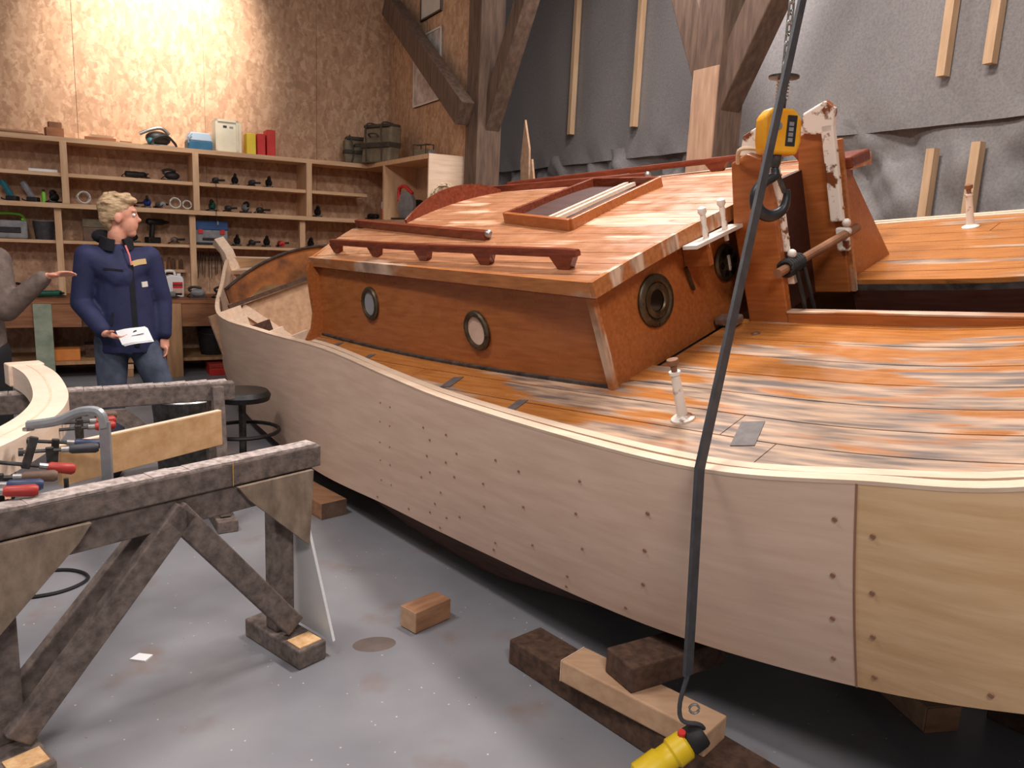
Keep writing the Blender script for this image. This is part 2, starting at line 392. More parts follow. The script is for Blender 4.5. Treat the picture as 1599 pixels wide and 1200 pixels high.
for i, t in enumerate(BAT):
    z0 = 2.88 - (.0 if i % 2 else -.03)
    MB().box(5.43, 5.49, -t - .028, -t + .028, z0, 5.6).build('batten', 'batten', wt)
    MB().box(5.44, 5.50, -t - .03, -t + .026, .5, 2.41 + .02 * (i % 3)).build('batten', 'batten', wt)

# timber frame posts with braces
def post(s, d, lab, braces, light=None):
    o = empty('timber_post', W(s, d, 0), RZ); o['kind'] = 'structure'; o['label'] = lab
    MB().box(-.14, .13, -.14, .14, 0, 5.6).build('post', 'timber_old', o, bevel=.008)
    for (y0, z0, y1, z1, wd, h, *xo) in braces:
        xo = xo[0] if xo else 0
        MB().bar((xo, y0, z0), (xo, y1, z1), wd, h, (0, 1, 0) if abs(y1 - y0) < abs(z1 - z0) else (0, 0, 1)).build('brace', 'timber_old', o, bevel=.008)
    if light: MB().box(-.148, -.138, -.138, .138, .0, light).build('pale_facing', 'timber_light', o)
    return o
post(4.07, -2.0, 'dark oak post at the end of the chipboard wall, with diagonal braces', [(0, 2.88, 2.25, 4.40, .15, .25, -.215), (-.05, 2.77, -1.35, 4.8, .16, .2, .03)])
post(4.75, -4.42, 'dark oak post standing in front of the grey sheeting, pale facing on one side', [(.0, 2.86, 1.0, 4.8, .2, .26), (-.0, 2.70, -1.05, 4.5, .2, .24)], 3.02)

# posters on the OSB wall
def poster(d0, d1, z0, z1, m, fm, lab):
    o = empty('poster', W(4.0, (d0 + d1) / 2, z0), RZ); y = (d1 - d0) / 2 * KR; h = z1 - z0
    MB().box(-.012, .004, -y, y, 0, h).build('sheet', m, o)
    f = MB(); t = .018
    for b in ((-y, -y + t, 0, h), (y - t, y, 0, h), (-y, y, 0, t), (-y, y, h - t, h)): f.box(-.02, .004, *b)
    f.build('frame', fm, o); return tag(o, lab, 'poster')
poster(-1.12, -.38, 3.15, 3.92, 'poster', 'frame_white', 'framed map print with pale border on the chipboard wall, below the other frame')
poster(-1.10, -.55, 4.08, 4.8, 'poster_plain', 'frame_dark', 'pale picture in a thin dark frame on the chipboard wall, above the map')

# planks leaning behind the end post
for i, (s0, w_, h, d0, lean) in enumerate(((4.52, .17, 2.85, -2.22, .16), (4.45, .11, 2.45, -2.40, .1))):
    p = MB().prism([(0, -w_ / 2, 0), (0, w_ / 2, 0), (0, w_ / 2, h * .86), (0, 0, h), (0, -w_ / 2, h * .9)], (.022, 0, 0)).build('leaning_plank', 'pale_beam')
    p.matrix_world = Matrix.Translation(W(s0, d0, .012)) @ Matrix.Rotation(RZ, 4, 'Z') @ Matrix.Rotation(-lean * .3, 4, 'Y')
    tag(p, ('tall pointed pale plank leaning beside the oak post', 'shorter pointed pale plank in front of the tall one by the oak post')[i], 'plank')

# ---------------------------------------------------------------- wall shelving
sh = empty('storage_shelf', tuple(A0)); sh.matrix_world = ROOM
tag(sh, 'long pale wooden shelf unit with uprights along the chipboard wall', 'shelf')
X0 = -2.2
MB().box(X0, 4.0, 0, .452, 2.44, 2.488).build('top_board', 'shelf_wood', sh)
MB().box(3.6, 4.0, -1.78, 0, 2.44, 2.488).build('top_board', 'shelf_wood', sh)
MB().box(X0, 3.6, .02, .452, 2.093, 2.13).build('middle_board', 'shelf_wood', sh)
MB().box(X0, 4.0, 0, .452, 1.772, 1.82).build('lower_board', 'shelf_wood', sh)
MB().box(3.6, 4.0, -1.78, 0, 1.772, 1.82).build('lower_board', 'shelf_wood', sh)
MB().box(X0, 3.6, .10, .452, 1.402, 1.434).build('under_board', 'shelf_wood', sh)
for s in (-1.6, -.6, .55, 1.74, 2.92):
    MB().box(s - .03, s + .03, -.005, .45, 1.82, 2.44).build('upright', 'shelf_wood_z', sh)
for s in (-.6, .47, 1.70, 2.86):
    MB().box(s - .03, s + .03, .06, .13, .85, 1.772).build('support_post', 'shelf_wood_z', sh)
MB().box(3.6, 4.0, -1.80, -1.775, 1.6, 2.488).build('end_panel', 'new_wood', sh)
MB().box(3.595, 3.63, -.56, -.52, 1.82, 2.44).build('upright', 'shelf_wood_z', sh)
MB().box(3.63, 4.0, -.56, -.52, 1.82, 2.44).build('divider_panel', 'shelf_wood_z', sh)
MB().box(3.985, 4.0, -1.78, .4, 1.82, 2.44).build('back_panel', 'shelf_wood', sh)
# chisel rack
rk = empty('chisel_rack', W(1.25, .40, 1.10), RZ); tag(rk, 'narrow wooden rack full of chisels on the wall above the bench', 'rack')
MB().box(-.55, .42, -.06, .04, 0, .035).build('rail', 'shelf_wood', rk)
for i in range(22):
    x = -.52 + i * .043; h = random.uniform(.09, .15)
    MB().lathe([(.009, 0), (.015, .02), (.017, h * .6), (.012, h)], (x, -.02, .035), (0, 0, 1), 8).build('chisel_handle', random.choice(['handle_wood', 'bench_leg', 'brown_stick']), rk)
    MB().box(x - .008, x + .008, -.023, -.018, -.12 - random.random() * .06, .0).build('chisel_blade', 'dark_steel', rk)
for i in range(13):
    x = 1.74 + i * .032 + random.uniform(-.006, .006); L_ = random.uniform(.2, .32)
    f = empty('hanging_file', W(x, .43, 1.35), RZ)
    MB().lathe([(.008, 0), (.014, -.02), (.012, -.1), (.007, -.11)], (0, 0, 0), (0, 0, 1), 8).build('handle', 'handle_wood', f)
    MB().bar((0, 0, -.11), (random.uniform(-.02, .02), 0, -.11 - L_ * .7), .014, .005).build('blade', 'dark_steel', f)
    tag(f, 'slim steel file hanging on the wall beside the chisel rack', 'file', 'files hanging on the wall')

# ---------------------------------------------------------------- workbench
bn = empty('workbench', tuple(A0)); bn.matrix_world = ROOM
tag(bn, 'long old wooden workbench with deep apron below the shelves', 'workbench')
MB().box(-2.2, 3.7, -.36, .45, .81, .845).build('top', 'bench_wood', bn)
MB().box(-2.2, .62, -.35, -.30, .567, .81).build('apron', 'bench_wood', bn); MB().box(.625, 1.36, -.35, -.30, .567, .81).build('apron', 'dark_beam', bn); MB().box(1.52, 3.7, -.35, -.30, .557, .81).build('apron', 'bench_wood', bn)
for s, m in ((-1.6, 'bench_leg'), (.30, 'green_paint'), (1.44, 'bench_leg'), (2.6, 'bench_leg'), (3.5, 'bench_leg')):
    MB().box(s - .075, s + .075, -.37, -.29, 0, .808).build('leg', m, bn); MB().box(s - .06, s + .06, .3, .4, 0, .81).build('leg', 'bench_leg', bn)
MB().box(-2.2, 3.7, -.28, .40, .16, .195).build('lower_shelf', 'bench_leg', bn)

# ---------------------------------------------------------------- things on the shelves
def place(name, s, d, z, rz=0, label='', cat='', group=None):
    o = empty(name, W(s, d, z), RZ + rz)
    return tag(o, label, cat, group)
def lump(pts, r): # rounded tool body
    m = MB()
    for p, rr, sc in pts: m.sphere(p, rr, 10, sc)
    return m
def grinder(s, d, z, rz, m, label, group=None, cord=True):
    o = place('angle_grinder', s, d, z, rz, label, 'power tool', group)
    MB().lathe([(.018, -.13), (.032, -.12), (.034, 0), (.030, .02), (.036, .06), (.026, .09)], (0, 0, .045), (1, 0, 0), 12).build('body', m, o, True)
    MB().lathe([(.05, 0), (.055, .008), (.02, .02), (.02, .035)], (.085, 0, .012), (0, 0, 1), 14).build('disc_guard', 'dark_steel', o, True)
    MB().tube([(.07, -.03, .05), (.07, -.11, .055)], .012, 8).build('side_handle', 'black_tool', o, True)
    if cord: MB().tube(crom([(-.13, 0, .045), (-.15, .02, .03), (-.14, .05, .012), (-.08, .06, .01), (-.02, .055, .012), (.03, .05, .01)], 5), .005, 6).build('cord', 'black_rubber', o, True)
    return o
def drill(s, d, z, rz, m, label, group=None):
    o = place('cordless_drill', s, d, z, rz, label, 'power tool', group)
    MB().lathe([(.022, -.08), (.030, -.07), (.030, .05), (.022, .07)], (0, 0, .19), (1, 0, 0), 12).build('body', m, o, True)
    MB().lathe([(.02, 0), (.016, .03), (.008, .05)], (.07, 0, .19), (1, 0, 0), 10).build('chuck', 'dark_steel', o, True)
    MB().bar((-.03, 0, .17), (-.045, 0, .05), .032, .04, (0, 1, 0)).build('grip', 'black_tool', o, bevel=.008)
    MB().box(-.09, .02, -.035, .035, 0, .055).build('battery', 'black_tool', o, bevel=.008)
    return o
def sander(s, d, z, rz, m, label, group=None):
    o = place('sander', s, d, z, rz, label, 'power tool', group)
    MB().box(-.1, .08, -.04, .04, 0, .02).build('sole', 'dark_steel', o)
    MB().sphere((-.01, 0, .06), .055, 12, (1.5, .75, .85)).build('body', m, o, True)
    MB().tube(crom([(-.07, 0, .07), (-.11, 0, .1), (-.05, 0, .125), (.03, 0, .11)], 4), .014, 8).build('handle', 'black_tool', o, True)
    MB().tube(crom([(-.09, 0, .05), (-.12, .02, .02), (-.11, .05, .01), (-.05, .06, .008), (.03, .055, .01)], 5), .005, 6).build('cord', 'black_rubber', o, True)
    return o
def coil(s, d, z, r, m, label, group=None, thick=.012, stand=False, turns=4):
    o = place('cable_coil', s, d, z, random.uniform(-.4, .4), label, 'cable coil', group); mb = MB(); pts = []
    n = 20 * turns
    for i in range(n + 1):
        a = 2 * math.pi * i / 20; rr = r * (1 + .10 * math.sin(i * .37)); k = (i / n - .5) * thick * turns
        pts.append((rr * math.cos(a), k, r * 1.12 + thick / 2 + rr * math.sin(a) * .96) if stand else (rr * math.cos(a), rr * math.sin(a), thick + abs(k) + thick * .3))
    mb.tube(pts, thick / 2, 6).build('cable', m, o, True)
    return o
def case(name, s, d, z, w_, dp, h, m, label, cat, rz=0, lid=None, handle=None, group=None):
    o = place(name, s, d, z, rz, label, cat, group)
    hb = h * .62 if lid else h
    MB().box(-w_ / 2, w_ / 2, -dp / 2, dp / 2, 0, hb).build('body', m, o, bevel=.008)
    if lid: MB().box(-w_ / 2 - .004, w_ / 2 + .004, -dp / 2 - .004, dp / 2 + .004, hb, h).build('lid', lid, o, bevel=.008)
    if handle: MB().tube(crom([(-w_ * .2, 0, h), (-w_ * .2, 0, h + .03), (w_ * .2, 0, h + .03), (w_ * .2, 0, h)], 4), .008, 8).build('handle', handle, o, True)
    return o
T = 2.488
# top of the shelf
for i, (s, ln, wd, th, rz, m, lab) in enumerate(((-.78, .8, .12, .03, .03, 'pale_beam', 'pale offcut board lying on the top shelf at the far end'), (.10, .62, .10, .03, -.05, 'brown_stick', 'brown flat offcut lying on the top shelf over the first upright'),
        (.48, .16, .12, .10, .2, 'bench_wood', 'stubby brown wood block on the top shelf beside offcuts'), (.88, .30, .08, .045, -.03, 'bench_wood', 'dark brown box of slats lying on the top shelf'), (1.10, .16, .03, .02, .25, 'pale_beam', 'thin pale stick lying on the top shelf beside the vacuum tool'))):
    o = place('wood_offcut', s, .2, T, rz, lab, 'offcut')
    MB().box(-ln / 2, ln / 2, -wd / 2, wd / 2, 0, th).build('lower_piece', m, o)
    MB().box(-ln * .3, ln * .42, -wd * .3, wd * .4, th, th * 1.6).build('upper_piece', 'pale_beam' if i % 2 else 'brown_stick', o)
o = place('power_planer', 1.41, .2, T, .2, 'black and chrome power tool with hose on top of the shelf', 'power tool')
MB().sphere((0, 0, .09), .09, 14, (1.5, .9, .9)).build('body', 'black_tool', o, True)
MB().tube(crom([(-.2, -.03, .12), (-.1, -.05, .17), (.02, -.06, .2), (.1, -.06, .14)], 5), .02, 10).build('chrome_hood', 'chain_steel', o, True)
MB().tube(crom([(-.12, -.09, .02), (-.05, -.11, .09), (.06, -.1, .12), (.16, -.06, .05), (.19, 0, .02)], 5), .014, 8).build('hose', 'black_rubber', o, True)
MB().sphere((-.1, -.07, .05), .04, 10).build('knob', 'teal', o, True)
MB().box(-.14, .16, -.07, .07, 0, .025).build('sole', 'grey_tool', o)
o = place('cool_box', 1.80, .2, T, .04, 'small cool box, blue below and pale lid, on the top shelf', 'cool box')
MB().prism([(-.13, -.12, 0), (.13, -.12, 0), (.13, -.12, .1), (-.13, -.12, .1)], (0, .24, 0)).build('body', 'sea_blue', o, bevel=.01)
MB().prism([(-.13, -.125, .1), (.13, -.125, .1), (.11, -.11, .19), (-.10, -.11, .19)], (0, .24, 0)).build('lid', 'pale_blue', o, bevel=.01)
MB().tube([(-.125, -.13, .07), (-.13, -.15, .13), (-.09, -.14, .17)], .008, 6).build('handle', 'pale_blue', o)
o = place('small_cabinet', 2.07, .2, T, .05, 'cream metal case with framed front standing on the top shelf', 'case')
MB().box(-.125, .125, -.1, .12, 0, .36).build('body', 'cream', o, bevel=.006)
f = MB()
for b in ((-.125, -.10, 0, .36), (.10, .125, 0, .36), (-.125, .125, 0, .025), (-.125, .125, .335, .36)): f.box(b[0], b[1], -.112, -.1, b[2], b[3])
f.build('front_frame', 'cream', o); MB().box(-.04, .0, -.103, -.1, .27, .295).build('badge', 'ink', o); MB().box(.03, .07, -.103, -.1, .27, .29).build('badge', 'grey_tool', o)
MB().box(.13, .165, -.08, .12, 0, .34).build('side_tray', 'cream', o)
case('folder_box', 2.325, .2, T, .105, .2, .24, 'yellow_box', 'yellow upright box file on the top shelf beside the cream case', 'box')
case('folder_box', 2.43, .2, T, .095, .2, .245, 'red_box', 'shorter red box file between the yellow one and the tall red one', 'box')
case('folder_box', 2.535, .2, T, .10, .2, .30, 'red_box', 'taller red box file at the end of the row on the top shelf', 'box')
def satchel(s, d, rz, tilt, label, k):
    o = place('canvas_case', s, d, T, rz, label, 'case')
    w_, h = .50 * k, .42 * k
    b = MB().prism([(-w_ / 2, -.09, 0), (w_ / 2, -.09, 0), (w_ / 2, -.05, h), (-w_ / 2, -.05, h)], (0, .18, 0)).build('body', 'olive', o, bevel=.025)
    MB().box(-w_ / 2 - .006, w_ / 2 + .006, -.095, .105, h * .42, h * .56).build('band', 'olive_dark', o, bevel=.004)
    MB().box(-w_ / 2 + .02, w_ / 2 - .02, -.07, .12, h - .01, h + .03).build('lid', 'olive_dark', o, bevel=.01)
    for x in (-.14 * k, .14 * k): MB().tube(crom([(x, -.1, .02), (x + .02, -.12, h * .5), (x - .02, -.08, h + .03), (x, .08, h + .04)], 5), .009, 6).build('strap', 'olive_dark', o, True)
    MB().tube(crom([(-.07, -.09, h * .7), (-.06, -.13, h * .78), (.06, -.13, h * .78), (.07, -.09, h * .7)], 5), .01, 6).build('handle', 'olive_dark', o, True)
    return o
satchel(3.56, .22, -.15, 0, 'narrower olive canvas case with straps in the corner on the top shelf', .72)
satchel(3.66, -.24, -1.2, 0, 'large olive canvas case with dark bands leaning in the corner on the top shelf', 1.0)
o = empty('field_radio', W(3.82, -1.12, T), RZ - 1.2); tag(o, 'small grey wire-framed gadget at the end of the corner shelf top', 'gadget')
MB().box(-.09, .09, -.05, .05, .02, .11).build('body', 'olive', o, bevel=.01)
for x in (-.1, .1): MB().tube([(x, -.06, 0), (x, -.06, .16), (x, .06, .16), (x, .06, 0)], .008, 6).build('frame', 'olive_dark', o)
MB().tube([(-.1, 0, .16), (.1, 0, .16)], .009, 6).build('handle', 'olive_dark', o); MB().lathe([(.045, 0), (.045, .03)], (.12, 0, .06), (1, 0, 0), 12).build('reel', 'grey_tool', o)
# middle shelf
M_ = 2.13
o = place('white_strip', .37, .1, M_, 0, 'white plastic strip lying on the middle shelf', 'strip'); MB().box(-.13, .13, -.03, .03, 0, .028).build('body', 'white_plastic', o, bevel=.004); MB().box(-.11, .11, -.012, .012, .028, .034).build('groove', 'grey_tool', o)
grinder(1.20, .2, M_, .3, 'black_tool', 'black tool with a long thin cord lying alone on the middle shelf')
sander(1.54, .2, M_, .1, 'black_tool', 'black sander by the second upright on the middle shelf')
grinder(1.96, .2, M_, 1.5, 'black_tool', 'black grinder just beside the second upright on the middle shelf')
for i, s in enumerate((2.16, 2.34, 2.52)):
    (sander, grinder, sander)[i](s, .2, M_, 1.5, 'black_tool', ('black sander first of three on the middle shelf', 'black grinder between two sanders on the middle shelf', 'black sander last of three on the middle shelf')[i])
# lower shelf
Q = 1.82
def blade_tool(s, lab, m, lean):
    o = place('multi_tool', s, .12, Q, -.3, lab, 'power tool')
    MB().bar((0, 0, .03), (-.10 * lean, .03, .2), .05, .05).build('body', m, o, bevel=.012); MB().box(-.05, .05, -.05, .06, 0, .05).build('base', 'black_tool', o, bevel=.012); MB().tube(crom([(-.1, 0, .03), (-.11, .03, .02), (-.08, .08, .01), (0, .09, .01)], 4), .006, 6).build('cord', 'black_rubber', o, True)
blade_tool(.10, 'teal bodied multi tool leaning on the lower shelf', 'teal', 1); blade_tool(.27, 'grey bodied multi tool leaning on the lower shelf beside the teal one', 'grey_tool', 1)
o = place('white_strip', -.13, .05, Q, .03, 'white flat charger strip at the edge of the lower shelf', 'strip'); MB().box(-.1, .1, -.03, .03, 0, .03).build('body', 'white_plastic', o, bevel=.004); MB().box(-.08, .02, -.02, .02, .03, .034).build('label_plate', 'grey_tool', o)
o = place('spray_can', .36, .12, Q, 0, 'small lime green canister among black tools on the lower shelf', 'canister'); MB().lathe([(.022, 0), (.022, .09), (.012, .11)], k=12).build('body', 'lime', o, True); MB().lathe([(.012, .11), (.012, .135)], k=10).build('cap', 'black_tool', o, True)
drl = [( .450, 'black_tool', 'black grinder beside the lime canister'), (-.34, 'green_tool', 'dark green grinder at the far end of the lower shelf'), (.98, 'grey_tool', 'grey topped grinder behind the hair of the man'), (1.125, 'black_tool', 'black grinder next to the blue capped tool'), (1.28, 'blue_tool', 'blue capped black grinder on the lower shelf'), (1.40, 'grey_tool', 'green grey grinder beside the white cable loops'),
       (1.92, 'green_tool', 'dark green grinder beside the second upright'), (2.08, 'black_tool', 'black grinder with pale cord in the tangle of tools'), (2.26, 'grey_tool', 'grey grinder at the end of the tangle of tools'), (2.42, 'black_tool', 'black grinder last of the row before the third upright'), (3.06, 'black_tool', 'black grinder alone beyond the third upright'), (3.72, 'black_tool', 'black grinder in the inner corner of the lower shelf')]
for i, (s, m, lab) in enumerate(drl): (grinder if i % 2 else sander)(s, .18, Q, 1.5 + .25 * ((i % 3) - 1), m, lab)
coil(.70, .12, Q, .06, 'white_cable', 'grey green cable coil at the first upright', stand=True)
coil(1.535, .06, Q, .055, 'white_cable', 'larger white cable loop standing on the lower shelf edge', stand=True, turns=3)
coil(1.65, .06, Q, .045, 'white_cable', 'smaller white cable loop against the second upright', stand=True, turns=3)
# corner cabinet
case('metal_can', 3.78, -.25, Q, .16, .16, .22, 'red_box', 'red and white carton stack in the corner compartment', 'carton', RZ * 0, lid='white_plastic')
o = empty('mitre_saw', W(3.76, -.85, Q), RZ - 1.35); tag(o, 'red and grey circular saw with round guard in the corner cabinet', 'power tool')
MB().lathe([(.15, -.02), (.16, 0), (.16, .03), (.1, .05)], (0, 0, .17), (0, -1, 0), 20).build('blade_guard', 'grey_tool', o, True)
MB().tube(crom([(-.12, -.03, .22), (-.14, -.02, .36), (-.02, -.02, .38), (.1, 0, .3)], 5), .022, 8).build('handle', 'red_box', o, True)
MB().lathe([(.06, 0), (.065, .12), (.05, .16)], (.05, .02, .18), (0, 1, 0), 12).build('motor', 'black_tool', o, True)
MB().box(-.2, .2, -.09, .12, 0, .025).build('base_plate', 'dark_steel', o)
sander(3.74, -1.25, Q, -1.3, 'red_box', 'red and black sander by the end panel of the corner cabinet')
o = empty('rope_coil', W(3.75, -1.83, 1.83), RZ); tag(o, 'coil of pale rope hanging on the shelf end panel', 'rope')
pts = []
for i in range(141):
    a = 2 * math.pi * i / 20; r = .145 + .02 * math.sin(i * .9) + .006 * (i % 3); pts.append((r * math.cos(a) * .9, -.06 * (i / 140) - .01, .2 + r * math.sin(a)))
MB().tube(pts, .009, 6).build('coil', 'rope', o, True)
MB().tube([(0, .03, .36), (0, -.08, .36)], .008, 6).build('peg', 'shelf_wood', o)
o = place('power_cable', 1.93, -.02, 1.68, 0, 'thin dark cord hanging from the middle shelf past the lower shelf edge', 'cord'); MB().tube(crom([(.0, .04, .455), (0, -.012, .44), (.008, -.014, .25), (-.004, -.012, .1), (.01, -.012, .02)], 5), .004, 6).build('cord', 'black_rubber', o, True); MB().lathe([(.008, 0), (.010, .02), (.006, .04)], (.01, -.012, -.01), (0, 0, 1), 8).build('plug', 'grey_tool', o, True)
# board under the lower shelf
U = 1.434
o = place('charger_radio', .05, .26, U, .05, 'silver site radio with lime trim on the under shelf', 'radio')
MB().box(-.16, .16, -.1, .1, 0, .19).build('body', 'grey_tool', o, bevel=.02); MB().box(-.10, .1, -.108, -.1, .06, .12).build('speaker_grille', 'black_tool', o, bevel=.01)
MB().tube(crom([(-.14, 0, .18), (-.1, 0, .25), (.1, 0, .25), (.14, 0, .18)], 5), .014, 8).build('handle', 'lime', o, True); MB().sphere((.12, -.09, .2), .015, 8).build('lamp_knob', 'lime', o, True)
o = place('grey_bin', .345, .26, U, .0, 'dark grey open bin beside the site radio', 'bin'); MB().lathe([(.09, 0), (.11, .2), (.105, .2), (.085, .012)], k=18).build('tub', 'cable_grey', o, True); MB().lathe([(.112, .19), (.116, .195), (.112, .2)], k=18, ring=True).build('rim', 'grey_tool', o, True)
case('tool_carton', .80, .3, U, .26, .2, .24, 'handle_wood', 'brown grey carton behind the collar of the man', 'carton', lid='olive')
o = drill(1.36, .24, U, .5, 'black_tool', 'black cordless drill standing upright on the under shelf'); o.scale = (1.35, 1.35, 1.25)
sander(1.12, .2, U, .3, 'black_tool', 'flat black tool lying beside the standing drill')
grinder(1.53, .2, U, 1.4, 'handle_wood', 'brownish grinder between the drill and the blue case')
o = case('tool_case', 1.90, .26, U, .36, .22, .28, 'grey_tool', 'grey tool case with blue lid and latches on the under shelf', 'tool case', lid='tool_blue_case')
for x in (-.12, .12): MB().box(x - .025, x + .025, -.124, -.112, .13, .18).build('latch', 'red_box', o)
MB().box(-.1, .1, -.122, -.11, .055, .085).build('grip', 'black_tool', o, bevel=.006); MB().box(-.18, .18, -.114, -.1, 0, .03).build('base', 'black_tool', o)
for i, (s, m, lab) in enumerate(((2.18, 'black_tool', 'black pliers pouch beside the blue case'), (2.34, 'black_tool', 'black clamp bundle on the under shelf'), (2.50, 'black_tool', 'black grinder before the red tool'), (2.66, 'red_box', 'red and white tool near the slanting support'), (3.0, 'black_tool', 'black tool beyond the slanting support'))):
    (grinder if i % 2 else sander)(s, .26, U, 1.5, m, lab + ' (under shelf)' if False else lab)
# on the bench
o = place('jerrycan', 1.49, .05, .845, .1, 'white plastic jerrycan with red label on the workbench', 'jerrycan')
MB().prism([(-.10, -.06, 0), (.10, -.06, 0), (.10, -.06, .2), (.085, -.06, .235), (-.03, -.06, .25), (-.10, -.06, .22)], (0, .12, 0)).build('body', 'white_plastic', o, bevel=.012)
MB().tube(crom([(-.085, 0, .225), (-.08, 0, .285), (.0, 0, .29), (.02, 0, .245)], 5), .013, 8).build('handle', 'white_plastic', o, True)
MB().lathe([(.022, 0), (.022, .03)], (.06, 0, .235), (0, 0, 1), 12).build('cap', 'white_plastic', o)
MB().box(-.02, .085, -.064, -.06, .10, .17).build('label_plate', 'red_box', o); MB().box(-.02, .085, -.065, -.06, .128, .145).build('label_band', 'ink', o); MB().box(-.02, .085, -.064, -.06, .03, .095).build('label_text_panel', 'paper_pale', o)
o = place('board_offcut', 1.06, -.2, .845, .1, 'pale board offcut lying on the bench edge', 'offcut'); MB().box(-.16, .16, -.1, .1, 0, .02).build('board', 'new_wood', o, bevel=.002); MB().box(-.1, -.06, -.05, .06, .02, .024).build('pencil_mark', 'handle_wood', o)
grinder(1.42, -.2, .845, .7, 'grey_tool', 'grey green grinder in front of the jerrycan on the bench')
sander(1.27, .1, .845, .2, 'red_box', 'small red tool beside the jerrycan on the bench')
for i, (s, m, lab) in enumerate(((1.72, 'grey_tool', 'grey block plane on the bench'), (1.96, 'black_tool', 'black tool lying on the bench near the boat stern'), (2.22, 'black_tool', 'second black tool on the bench behind the boat stern'))):
    sander(s, -.1, .845, i * .5, m, lab)
grinder(.38, -.1, .845, .4, 'green_tool', 'dark green power tool on the bench behind the raised arm'); sander(.10, .2, .845, 1, 'red_box', 'red tool on the bench behind the sleeve')
sander(.70, -.1, .845, .5, 'bench_leg', 'pale wooden plane on the bench behind the sleeve')
# below the bench
Z = .195
case('orange_crate', .47, -.14, Z, .26, .2, .12, 'orange_box', 'orange box on the bench lower shelf', 'box')
o = place('bucket', 1.85, -.05, Z, 0, 'black bucket on the lower shelf of the bench', 'bucket'); MB().lathe([(.13, 0), (.17, .32), (.165, .32), (.125, .012)], k=20).build('tub', 'black_tool', o, True); MB().tube(crom([(-.17, 0, .31), (-.12, -.14, .25), (.12, -.14, .25), (.17, 0, .31)], 6), .005, 6).build('bail', 'dark_steel', o, True)
for i, (s, m) in enumerate(((.72, 'dark_beam'), (.95, 'bench_wood'), (1.15, 'dark_beam'))):
    case('storage_box', s, .05, Z, .18, .26, .14 + .05 * i, m, ('dark box beside the orange box under the bench', 'brown box behind the knee of the man under the bench', 'dark box beside the pale bench leg')[i], 'box', lid='dark_beam')
case('tool_carton', .98, -.22, 0, .16, .14, .14, 'bench_leg', 'brown carton on the floor behind the man', 'carton', lid='shelf_wood')
case('red_crate', 2.0, -.25, 0, .5, .3, .13, 'red_box', 'dark red crate on the floor under the bench by the stern', 'crate', lid='handle_red')

# ================================================================ the boat (its own tilted frame: x forward, y to the far side, z up from the deck)
BA = V((-0.65907904, 0.74770851, -0.08091236)); BB = V((0.69881404, 0.64861633, 0.30158879)); BC = V((-0.27798158, -0.14222815, 0.94999863))
BO = V((0.57593, 2.17, 1.02534))
BM = Matrix(((-BA.x, BB.x, BC.x, BO.x), (-BA.y, BB.y, BC.y, BO.y), (-BA.z, BB.z, BC.z, BO.z), (0, 0, 0, 1)))
boat = empty('wooden_boat'); boat.matrix_world = BM
tag(boat, 'old wooden boat under repair, heeled over, varnished deck and cabin, new plywood side', 'boat')
BCEN = 1.53
def P(a, b, c): return V((-a, b, c))
def mir(p): return V((p.x, 2 * BCEN - p.y, p.z))
def sheer(a): return .4 * (a / 7.2) ** 2.5 if a > 0 else .10 * a * a
TOP = [(-2.6, 1.45, .62), (-2.0, .8, .40), (-1.3, .34, .17), (-.8, .12, .06), (-.42, .07, .02), (0, .01, 0), (.55, .03, 0), (1.42, .12, .01), (2.1, .23, .025), (3.1, .4, .05), (4.13, .46, .1), (5.2, .58, .17), (6.35, 1.12, .29), (6.9, 1.42, .40), (7.0, 1.53, .45)]
BOT = [(-2.6, 1.45, -.2), (-2.0, .72, -.40), (-1.3, .26, -.5), (-.8, .08, -.55), (-.36, .06, -.66), (.19, .0, -.68), (.72, .0, -.69), (1.62, .04, -.69), (2.2, .06, -.67), (3.1, .12, -.68), (4.22, .3, -.69), (5.25, .5, -.62), (6.3, .85, -.4), (6.95, 1.35, -.2), (7.0, 1.53, -.15)]
NS = 8
topc = crom([P(*t) for t in TOP], NS); botc = crom([P(*t) for t in BOT], NS)
def gun(a):   # gunwale b at station a
    x = -a
    for i in range(len(topc) - 1):
        if topc[i].x >= x >= topc[i + 1].x:
            t = (topc[i].x - x) / max(1e-6, topc[i].x - topc[i + 1].x); return topc[i].y + (topc[i + 1].y - topc[i].y) * t
    return topc[0].y if x > 0 else topc[-1].y
def hull_skin(i0, i1, far=False, nv=6, th=.032, inset=.004):
    rows = []; rin = []
    for i in range(i0, i1 + 1):
        t, b = topc[i], botc[i]
        r = [t.lerp(b, j / nv) + V((0, -.015 * math.sin(math.pi * j / nv), 0)) for j in range(nv + 1)]
        q = [p + V((0, th, 0)) for p in r]
        if far: r = [mir(p) for p in r]; q = [mir(p) for p in q]
        rows.append(r); rin.append(q)
    k = nv + 1; n = len(rows); m = MB()
    vs = [p for r in rows for p in r] + [p for r in rin for p in r]; N = n * k; fs = []
    for i in range(n - 1):
        for j in range(nv):
            a, b_, c, d = i * k + j, i * k + j + 1, (i + 1) * k + j + 1, (i + 1) * k + j
            fs += [(a, b_, c, d), (a + N, d + N, c + N, b_ + N)]
        for j in (0, nv):
            a, d = i * k + j, (i + 1) * k + j; fs.append((a, d, d + N, a + N))
    for i in (0, n - 1):
        for j in range(nv): fs.append((i * k + j, i * k + j + 1, i * k + j + 1 + N, i * k + j + N))
    return m.add(vs, fs)
hp = hull_skin(4 * NS, 14 * NS).build('hull_plank', 'new_plywood', boat, True)
hull_skin(0, 4 * NS).build('hull_plank', 'new_plywood_fore', boat, True)
hull_skin(0, 14 * NS, far=True).build('hull_plank', 'new_plywood_fore', boat, True)
